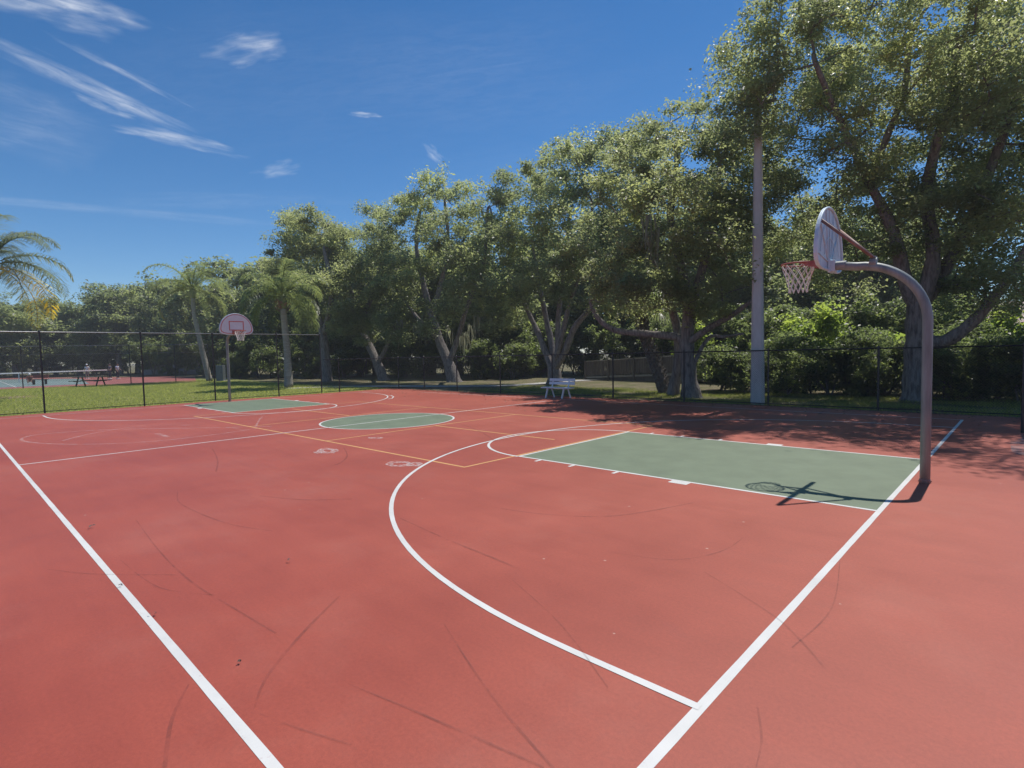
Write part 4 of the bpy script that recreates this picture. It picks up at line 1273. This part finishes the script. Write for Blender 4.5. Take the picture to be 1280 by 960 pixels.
# ------------------------------------------------------------------ grass blades
def blades(name, xy, h, w, mat, seed, zg=-.02):
    r = np.random.default_rng(seed); n = len(xy)
    a = r.uniform(0, 2 * PI, n); d = np.stack([np.cos(a), np.sin(a), 0 * a], 1)
    base = np.concatenate([xy, np.full((n, 1), zg)], 1)
    hh = h * r.uniform(.5, 1.4, (n, 1)); ln = r.normal(0, .45, (n, 3)) * hh; ln[:, 2] = hh[:, 0]
    V = np.stack([base - d * w / 2, base + d * w / 2, base + ln], 1).reshape(-1, 3)
    o = np_mesh(name, V, np.arange(3 * n).reshape(n, 3), mat, None, np.repeat(np.clip(r.normal(.5, .25, n), 0, 1), 3))
    return tag(o, None, None, None, 'stuff')


xy = np.stack([rng.uniform(-20, 4, 80000), rng.uniform(9.2, 14.5, 80000)], 1)
keep = (np.sin(xy[:, 0] * 1.7 + np.sin(xy[:, 1] * 2.1) * 1.3) + np.sin(xy[:, 1] * 3.1 + xy[:, 0] * .6) + rng.normal(0, .7, len(xy))) > -.5
o = blades('grass', xy[keep], .07, .012, M['grass'], 3); tag(o, 'thin dappled grass strip between the low fence and the hedge', 'grass')
xy = np.stack([rng.uniform(-56, -25.6, 90000), rng.uniform(-13, 9.3, 90000)], 1)
inb = xy[:, 1] < np.interp(xy[:, 0], [-56, -48, -33, -25], [10, 10, 9, 9.3])
o = blades('grass', xy[inb], .06, .03, M['lawn_blade'], 4); tag(o, 'sunny mown lawn between the tall fence and the tennis court', 'grass')
bp = MB(); bc = G(2, 497)
bp.add([(bc[0] + 1.3 * math.cos(a) * (1 + .2 * math.sin(3 * a)), bc[1] + 1.6 * math.sin(a), -.012) for a in np.linspace(0, 2 * PI, 25)[:-1]], [tuple(range(24))])
tag(bp.build('bare_soil', mottled('bare_soil', (0.20, 0.13, 0.10), (0.28, 0.19, 0.15), 4, .95)), kind='structure')

# fallen leaves along the shaded court edge
nl = 2600
lx = rng.uniform(-24.5, 3, nl); ly = 9.15 - np.abs(rng.normal(0, 1, nl)) * np.where(rng.random(nl) < .75, .22, 1.6)
la = rng.uniform(0, 2 * PI, nl); ll = rng.uniform(.02, .06, nl)
c0 = np.stack([lx, ly, rng.uniform(.006, .018, nl)], 1); d0 = np.stack([np.cos(la), np.sin(la), rng.normal(0, .2, nl)], 1) * ll[:, None]; e0 = np.stack([-np.sin(la), np.cos(la), rng.normal(0, .3, nl)], 1) * ll[:, None] * .3
V = np.stack([c0 - d0, c0 + e0, c0 + d0, c0 - e0], 1).reshape(-1, 3); V[:, 2] = np.maximum(V[:, 2], .004)
o = np_mesh('leaf_litter', V, np.arange(4 * nl).reshape(nl, 4), mottled('brown_litter', (0.10, 0.07, 0.045), (0.24, 0.17, 0.10), 9, .9, bumps=0))
tag(o, 'scattered brown fallen leaves along the shaded far edge of the red court', 'fallen leaves', None, 'stuff')

# ------------------------------------------------------------------ tennis court far left
tA_ = [G(-260, 496), G(-100, 491), G(0, 486.6), G(110, 482.2), G(200, 478.4), G(246, 477), G(243, 470.5), G(120, 471.5), G(0, 472.5), G(-260, 480)]
m = MB(); m.add([(p[0], p[1], -.008) for p in tA_], [tuple(range(len(tA_)))])
tcourt = tag(m.build('tennis_court', M['tennis_red']), kind='structure')
q = [G(-260, 492.5), G(0, 484.4), G(112, 479.8), G(100, 473.2), G(0, 474.2), G(-260, 481.5)]
m = MB(); m.add([(p[0], p[1], -.004) for p in q], [tuple(range(len(q)))]); m.build('green_paint', M['tennis_green'], tcourt)
m = MB(); strip(m, [G(-250, 486)[:2], G(20, 479.6)[:2], G(110, 477)[:2]], .08, .002); strip(m, [G(20, 484)[:2], G(-5, 475)[:2]], .08, .004); m.build('white_line', M['white'], tcourt)

na, nb = G(-60, 482.6), G(135, 472.8)
net = empty('tennis_net', nb, 'long tennis net with white top band on the distant court', 'tennis net')
na = na - nb; z0 = np.zeros(3)
m = MB(); m.bar(z0 + [0, 0, 1.0], na + [0, 0, 1.0], .03, .13); m.build('top_band', M['cloth_white'], net)
m = MB()
Ln = np.linalg.norm(na)
for k in range(int(Ln / .22)):
    c = na * (k * .22 / Ln); m.tube([c + [0, 0, .04], c + [0, 0, .95]], .006, 3)
for k in range(6): m.tube([z0 + [0, 0, .06 + k * .16], na + [0, 0, .06 + k * .16]], .006, 3)
m.build('net_cord', M['black'], net)
for c in (z0, na):
    m = MB(); m.tube([c + [0, 0, 0], c + [0, 0, 1.09]], .045, 8); m.build('post', M['table_green'], net)
cs = G(25, 478.4) - nb; tcs = np.dot(cs, na) / np.dot(na, na)
m = MB(); m.bar(na * tcs + [0.05, 0.05, 0.02], na * tcs + [.05, .05, .95], .08, .03); m.build('centre_strap', M['cloth_white'], net)

# picnic table on the lawn
pa, pb = G(92, 483), G(135, 482)
tc_ = (pa + pb) / 2; tdir = pb - pa
pt = empty('picnic_table', tc_, 'dark green picnic table on the lawn before the tennis court', 'picnic table', rz=math.atan2(tdir[1], tdir[0]))
LT = 2.35
m = MB(); m.box((0, 0, .74), (LT, .74, .05)); m.build('tabletop', M['table_green'], pt)
for s in (-1, 1):
    m = MB(); m.box((0, s * .62, .44), (LT, .26, .05)); m.build('seat', M['table_green'], pt)
    m = MB(); m.bar((s * .8, -.7, .40), (s * .8, .7, .40), .05, .05)
    m.bar((s * .8, -.5, 0), (s * .8, -.18, .72), .07, .07); m.bar((s * .8, .5, 0), (s * .8, .18, .72), .07, .07); m.build('leg', M['table_green'], pt)

# courtside bench
b0 = G(50, 480.5)
cb = empty('courtside_bench', b0, 'small dark bench beside the crouching person on the tennis court', 'bench', rz=.9)
m = MB(); m.box((0, 0, .45), (1.3, .32, .05)); m.build('seat', M['table_green'], cb)
for s in (-1, 1):
    m = MB(); m.box((s * .5, 0, .21), (.06, .28, .42)); m.build('leg', M['black'], cb)
m = MB(); m.box((0, .17, .74), (1.3, .04, .3)); m.build('backrest', M['cloth_red'], cb)

# utility cabinet
c0 = G(276.5, 476.2)
cab = empty('utility_cabinet', c0, 'blue grey steel utility cabinet at the lawn edge behind the far hoop', 'cabinet', rz=.75)
m = MB(); m.box((0, 0, .72), (.62, .5, 1.36)); m.build('housing', M['cabinet'], cab, bevel=.02)
m = MB(); m.box((0, -.262, .72), (.50, .02, 1.2)); dr = m.build('door', M['cabinet'], cab)
m = MB(); m.box((.18, -.285, .75), (.03, .03, .14)); m.build('handle', M['black'], dr)
m = MB(); m.box((0, 0, 0.01), (.75, .62, .08)); m.build('plinth', M['concrete'], cab)

# pale building behind the tennis court
bp0 = PD(178, 471, 80); bp1 = PD(262, 469, 76); bp0[2] = bp1[2] = 0
dvb = bp1 - bp0; bl = np.linalg.norm(dvb); brz = math.atan2(dvb[1], dvb[0])
bd = empty('park_building', (bp0 + bp1) / 2, 'low pale walled building behind the far palm and tennis court', 'building', rz=brz)
m = MB(); m.box((0, 2.5, 1.7), (bl, 5, 3.4)); m.build('wall', M['stucco'], bd)
m = MB(); m.prism([(-.7, 3.4), (5.7, 3.4), (2.5, 4.4)], (bl + 1.2, 0, 0), (-bl / 2 - .6, 0, 0.0), (0, 1, 0), (0, 0, 1)); m.build('roof', M['wood'], bd)
m = MB(); m.box((-.9, -.03, 1.05), (1.0, .06, 2.1)); m.build('door', M['wood'], bd)
m = MB(); m.tube([(-.15, -.08, 0), (-.15, -.08, 3.35)], .07, 8); m.build('downpipe', M['fascia'], bd)
m = MB(); m.box((2.4, -.02, 1.9), (1.3, .05, 1.0)); wn = m.build('window', M['fascia'], bd)
m = MB(); m.box((2.4, -.05, 1.9), (1.1, .03, .8)); m.build('pane', M['glass'], wn)

# house at the right edge
hc = PD(1352, 430, 40.0)
hs = empty('house', (hc[0], hc[1], 0), 'house with pinkish tiled roof and white fascia at the right edge', 'house', rz=math.radians(43))
m = MB(); m.box((0, 4, 1.45), (11, 8, 2.9)); m.build('wall', M['stucco'], hs)
m = MB()
m.add([(-6.3, -.8, 3.0), (6.3, -.8, 3.0), (6.3, 8.8, 3.0), (-6.3, 8.8, 3.0), (-2.2, 4, 5.1), (2.2, 4, 5.1)], [(0, 1, 5, 4), (1, 2, 5), (2, 3, 4, 5), (3, 0, 4), (3, 2, 1, 0)])
m.build('roof', M['tile'], hs)
m = MB(); m.box((0, -.80, 2.91), (12.6, .05, .22)); m.box((-6.3, 4, 2.91), (.05, 9.55, .22)); m.build('fascia', M['fascia'], hs)
m = MB(); m.box((-2.6, -.03, 1.5), (1.6, .08, 1.2)); wn = m.build('window', M['fascia'], hs)
m = MB(); m.box((-2.6, -.08, 1.5), (1.4, .03, 1.0)); m.build('pane', M['glass'], wn)

# ------------------------------------------------------------------ people on the tennis court
def skin_body(name, joints, edges, mat, parent, sub=1):
    me = bpy.data.meshes.new(name)
    me.from_pydata([j[:3] for j in joints], edges, []); me.update()
    o = bpy.data.objects.new(name, me); COL.objects.link(o); o.parent = parent
    me.materials.append(mat)
    md = o.modifiers.new('skin', 'SKIN'); md.use_smooth_shade = True
    lay = me.skin_vertices[0].data
    for i, j in enumerate(joints):
        rr_ = j[3]; lay[i].radius = (rr_, rr_ if len(j) < 5 else j[4]); lay[i].use_root = (i == 0)
    s = o.modifiers.new('sub', 'SUBSURF'); s.levels = sub; s.render_levels = sub
    return o


def person(loc, rz, label, top, bottom, hat=None, pose='stand', arm=0.6):
    root = empty('person', loc, label, 'person', 'people on the tennis court', rz)
    if pose == 'stand':
        hip, ch_, nk, hd = (0, 0, .94), (0, .02, 1.30), (0, .01, 1.50), (0, -.02, 1.62)
        legs = {s: [(s * .10, 0, .90, .085), (s * .12, -.03 * s, .50, .062), (s * .13, .02 * s, .09, .042), (s * .14, -.10, .03, .04)] for s in (-1, 1)}
        arms = {1: [(.19, .01, 1.43, .055), (.27, -.04, 1.16, .043), (.27, -.25 * arm, 1.02 + .1 * arm, .032)], -1: [(-.19, .01, 1.43, .055), (-.26, .02, 1.15, .043), (-.25, -.12, .93, .032)]}
    else:
        hip, ch_, nk, hd = (0, .12, .36), (0, -.08, .62), (0, -.16, .78), (0, -.24, .87)
        legs = {s: [(s * .11, .08, .34, .085), (s * .17, -.30, .46, .065), (s * .15, -.12, .09, .045), (s * .16, -.26, .03, .04)] for s in (-1, 1)}
        arms = {s: [(s * .19, -.08, .70, .055), (s * .25, -.28, .52, .043), (s * .14, -.44, .34, .032)] for s in (-1, 1)}
    J = [(*hip, .135, .105), (hip[0], (hip[1] + ch_[1]) / 2, (hip[2] + ch_[2]) / 2, .125, .10), (*ch_, .155, .11), (*nk, .055), (hd[0], hd[1], hd[2] - .03, .085, .09), (hd[0], hd[1] - .01, hd[2] + .07, .085, .095), (hd[0], hd[1] - .10, hd[2] + .0, .018)]
    E = [(0, 1), (1, 2), (2, 3), (3, 4), (4, 5), (4, 6)]
    for s in (-1, 1):
        pr = 0
        for j in legs[s]: J.append(j); E.append((pr, len(J) - 1)); pr = len(J) - 1
        pr = 2
        for j in arms[s]: J.append(j); E.append((pr, len(J) - 1)); pr = len(J) - 1
        w = np.array(arms[s][-1][:3]); el = np.array(arms[s][-2][:3]); d = (w - el) / np.linalg.norm(w - el)
        pm_ = w + d * .075; J.append((*pm_, .030, .018)); E.append((pr, len(J) - 1)); pl = len(J) - 1
        sd = np.cross(d, [0, 1, .2]); sd /= np.linalg.norm(sd)
        for k, (o_, l_) in enumerate(((-.027, .062), (-.009, .075), (.009, .07), (.026, .055))):
            b1 = pm_ + sd * o_ + d * .03; b2 = b1 + d * l_ * .55; b3 = b2 + (d + np.array([0, -.4, -.2])) * l_ * .4
            J.append((*b1, .009)); E.append((pl, len(J) - 1)); J.append((*b2, .009)); E.append((len(J) - 2, len(J) - 1)); J.append((*b3, .007)); E.append((len(J) - 2, len(J) - 1))
        t1 = w + sd * .035 * -s + d * .05; t2 = t1 + d * .04 + sd * -s * .015
        J.append((*t1, .011)); E.append((pr, len(J) - 1)); J.append((*t2, .009)); E.append((len(J) - 2, len(J) - 1))
    skin_body('body', J, E, M['skin'], root, 1)
    # clothes follow the same bones, a little thicker
    g = 1.16
    sj = [(*hip, .145, .118), (hip[0], (hip[1] + ch_[1]) / 2, (hip[2] + ch_[2]) / 2, .142, .118), (*ch_, .172, .128), (nk[0], nk[1], nk[2] - .03, .075)]
    se = [(0, 1), (1, 2), (2, 3)]
    for s in (-1, 1):
        a0 = arms[s][0]; a1 = arms[s][1]; sj.append((a0[0], a0[1], a0[2], .070)); se.append((2, len(sj) - 1))
        sj.append(tuple(a0[i] + .7 * (a1[i] - a0[i]) for i in range(3)) + (.060,)); se.append((len(sj) - 2, len(sj) - 1))
    skin_body('shirt', sj, se, M[top], root, 1)
    pj = [(hip[0], hip[1], hip[2], .150, .122)]; pe = []
    for s in (-1, 1):
        l0, l1, l2 = legs[s][0], legs[s][1], legs[s][2]
        pj.append((*l0[:3], .105)); pe.append((0, len(pj) - 1)); pj.append((*l1[:3], .085)); pe.append((len(pj) - 2, len(pj) - 1))
        if bottom == 'cloth_dark': pj.append((l2[0], l2[1], l2[2] + .05, .06)); pe.append((len(pj) - 2, len(pj) - 1))
    skin_body('trousers', pj, pe, M[bottom], root, 1)
    for s in (-1, 1):
        f = legs[s][-1]; m = MB(); m.box((f[0], f[1] + .07, .045), (.10, .27, .09)); m.build('shoe', M['cloth_white'], root, bevel=.03)
    m = MB()
    for i in range(7):
        a = PI / 2 * i / 6
    c = Vector((hd[0], hd[1] + .01, hd[2] + .045))
    rings = []
    for i in range(6):
        a = -.15 + (PI / 2 + .1) * i / 5
        rings.append((c + Vector((0, 0, .125 * math.sin(a))), max(.01, .105 * math.cos(a))))
    m.tube([r_[0] for r_ in rings], [r_[1] for r_ in rings], 12)
    if hat: m.box(c + Vector((0, -.13, .02)), (.15, .12, .015))
    m.build('cap' if hat else 'hair', M[hat] if hat else M['hair'], root, smooth=True)
    for s in (-1, 1):
        m = MB(); m.tube([(s * .033 + hd[0], hd[1] - .093, hd[2] + .035), (s * .033 + hd[0], hd[1] - .103, hd[2] + .035)], .011, 6); m.build('eye', M['black'], root)
    m = MB(); m.box((hd[0], hd[1] - .088, hd[2] - .045), (.045, .02, .010)); m.build('mouth', M['cloth_red'], root)
    return root


person(G(109.5, 473.3), 1.0, 'person in white shirt and white cap standing behind the net', 'cloth_white', 'cloth_grey', 'cloth_white')
person(G(147.5, 473.8), 2.4, 'person in pale blue shirt and dark trousers beyond the net post', 'cloth_blue', 'cloth_dark')
person(G(138, 473.9), .4, 'person in dark grey clothes standing right at the net post', 'cloth_grey', 'cloth_dark')
person(G(38, 480.3), 1.4, 'person crouching in brownish red clothes and pale cap near the net', 'cloth_red', 'cloth_red', 'cloth_white', 'crouch')

# ------------------------------------------------------------------ thin scattering volume, added to lift dark foliage like lens flare
hm = bpy.data.materials.new('shadow_lift_haze'); hm.use_nodes = True
hn = hm.node_tree; hn.nodes.remove(hn.nodes['Principled BSDF'])
pv = hn.nodes.new('ShaderNodeVolumePrincipled')
pv.inputs['Color'].default_value = (0.93, 0.95, 1.0, 1); pv.inputs['Density'].default_value = HAZE; pv.inputs['Anisotropy'].default_value = 0.25
hn.links.new(pv.outputs['Volume'], hn.nodes['Material Output'].inputs['Volume'])
hz = MB(); hz.box((-200, 100, 10.9), (1020, 1220, 24.2))
if HAZE: tag(hz.build('added_haze', hm), kind='stuff')

# ------------------------------------------------------------------ sky, sun, camera
SUN_EL = math.radians(63.6)
world = bpy.data.worlds.new('World'); scene.world = world; world.use_nodes = True
nt = world.node_tree
bg = nt.nodes['Background']
sky = nt.nodes.new('ShaderNodeTexSky'); sky.sky_type = 'NISHITA'; sky.sun_disc = False
sky.sun_elevation = SUN_EL; sky.sun_rotation = math.radians(0.0)      # sun towards +Y
sky.air_density = 1.0; sky.dust_density = 0.0; sky.ozone_density = 3.0; sky.altitude = 1500
hsv = nt.nodes.new('ShaderNodeHueSaturation'); hsv.inputs['Saturation'].default_value = 1.28; hsv.inputs['Value'].default_value = 1.0
nt.links.new(sky.outputs['Color'], hsv.inputs['Color'])
tc = nt.nodes.new('ShaderNodeTexCoord')
vec = tc.outputs['Generated']


def vm(op, a, b=None):
    n = nt.nodes.new('ShaderNodeVectorMath'); n.operation = op
    for i, v in enumerate((a, b)):
        if v is None: continue
        if hasattr(v, 'is_output'): nt.links.new(v, n.inputs[i])
        else: n.inputs[i].default_value = tuple(float(c) for c in v)
    return n.outputs['Value'] if op in ('DOT_PRODUCT', 'LENGTH') else n.outputs['Vector']


def mt(op, a, b=None, c=None, clamp=False):
    n = nt.nodes.new('ShaderNodeMath'); n.operation = op; n.use_clamp = clamp
    for i, v in enumerate((a, b, c)):
        if v is None: continue
        if hasattr(v, 'is_output'): nt.links.new(v, n.inputs[i])
        else: n.inputs[i].default_value = float(v)
    return n.outputs['Value']


CL = [(85, 12, 75, 20, 14, .75), (322, 58, 55, 17, -8, .8), (95, 100, 125, 13, 24, .55), (160, 92, 70, 6, 27, .55), (130, 132, 30, 7, 20, .6), (228, 175, 70, 8, 12, .8),
      (347, 212, 32, 10, -10, .45), (456, 143, 24, 5, 4, .8), (545, 193, 22, 9, 38, .45), (170, 266, 260, 6, 5, .16), (135, 364, 20, 4, -3, .8), (560, 93, 130, 4, -8, .12), (30, 150, 90, 40, 15, .16), (300, 250, 200, 12, 0, .10), (480, 140, 500, 120, -6, .06)]
total = None
for k, (px, py, a, b, tilt, st) in enumerate(CL):
    c = ray(px, py); c = c / np.linalg.norm(c)
    t = math.radians(tilt)
    u = ray(px + math.cos(t), py + math.sin(t)) - ray(px, py); u -= c * np.dot(u, c); u /= np.linalg.norm(u)
    v = np.cross(c, u)
    dc = mt('MAXIMUM', vm('DOT_PRODUCT', vec, c), .05)
    uu = mt('DIVIDE', vm('DOT_PRODUCT', vec, u), dc); vv = mt('DIVIDE', vm('DOT_PRODUCT', vec, v), dc)
    sa = a / FPX * .66; sb = b / FPX * .74; st *= .85
    un = mt('DIVIDE', uu, sa); vn = mt('DIVIDE', vv, sb)
    cmb = nt.nodes.new('ShaderNodeCombineXYZ'); nt.links.new(uu, cmb.inputs[0]); nt.links.new(vv, cmb.inputs[1]); cmb.inputs[2].default_value = k * 3.7
    mp = nt.nodes.new('ShaderNodeMapping'); mp.inputs['Scale'].default_value = (22, 120, 1); mp.inputs['Rotation'].default_value = (0, 0, .25)
    nt.links.new(cmb.outputs[0], mp.inputs['Vector'])
    nz = N(nt, 'ShaderNodeTexNoise', Scale=1.0, Detail=4, Roughness=.68, Distortion=.5); nt.links.new(mp.outputs['Vector'], nz.inputs['Vector'])
    r2 = mt('ADD', mt('MULTIPLY', un, un), mt('MULTIPLY', vn, vn))
    cm2 = nt.nodes.new('ShaderNodeCombineXYZ'); nt.links.new(un, cm2.inputs[0]); nt.links.new(vn, cm2.inputs[1]); cm2.inputs[2].default_value = k * 5.1
    n2 = N(nt, 'ShaderNodeTexNoise', Scale=.85, Detail=2, Roughness=.62, Distortion=0); nt.links.new(cm2.outputs[0], n2.inputs['Vector'])
    fall = mt('SUBTRACT', .95, mt('ADD', mt('MULTIPLY', r2, .62), mt('MULTIPLY', mt('SUBTRACT', .5, n2.outputs['Fac']), 3.4)))
    core = mt('MAXIMUM', mt('MINIMUM', mt('MULTIPLY', fall, .62), 1.0), 0.0)
    fib = mt('MAXIMUM', mt('MINIMUM', mt('MULTIPLY', mt('SUBTRACT', nz.outputs['Fac'], .30), 2.9), 1.0), 0.0)
    msk = mt('MULTIPLY', mt('MULTIPLY', mt('POWER', core, 1.3), mt('MULTIPLY_ADD', fib, .85, .15)), st)
    msk = mt('MULTIPLY', msk, mt('GREATER_THAN', vm('DOT_PRODUCT', vec, c), .3))
    total = msk if total is None else mt('MAXIMUM', total, msk)
total = mt('MINIMUM', total, 0.85)
mxn = mixc(nt, total, hsv.outputs['Color'], (8.2, 8.5, 9.0))
nt.links.new(mxn, bg.inputs['Color'])
bg.inputs['Strength'].default_value = 0.115
world.cycles.sampling_method = 'MANUAL'; world.cycles.sample_map_resolution = 256

sl = bpy.data.lights.new('sun', 'SUN'); sl.energy = 4.5; sl.angle = math.radians(.53); sl.color = (1, .955, .89)
so = bpy.data.objects.new('sun', sl); COL.objects.link(so)
sd = Vector((-.013, math.cos(SUN_EL), math.sin(SUN_EL)))
so.rotation_euler = sd.to_track_quat('Z', 'Y').to_euler(); so.location = (0, 0, 40)

cam = bpy.data.cameras.new('camera'); cam.sensor_width = 36; cam.lens = 36 * FPX / 1280; cam.clip_end = 3000; cam.clip_start = .05
co = bpy.data.objects.new('camera', cam); COL.objects.link(co)
m3 = Matrix((RT, UP, -FW)).transposed()
co.matrix_world = Matrix.Translation(Vector(CAM)) @ m3.to_4x4()
scene.camera = co
scene.view_settings.view_transform = 'Standard'; scene.view_settings.look = 'None'
scene.view_settings.exposure = 0.0; scene.view_settings.gamma = 1.0
scene.cycles.max_bounces = 5; scene.cycles.transparent_max_bounces = 6; scene.cycles.diffuse_bounces = 3; scene.cycles.glossy_bounces = 2; scene.cycles.transmission_bounces = 3; scene.cycles.volume_bounces = 0
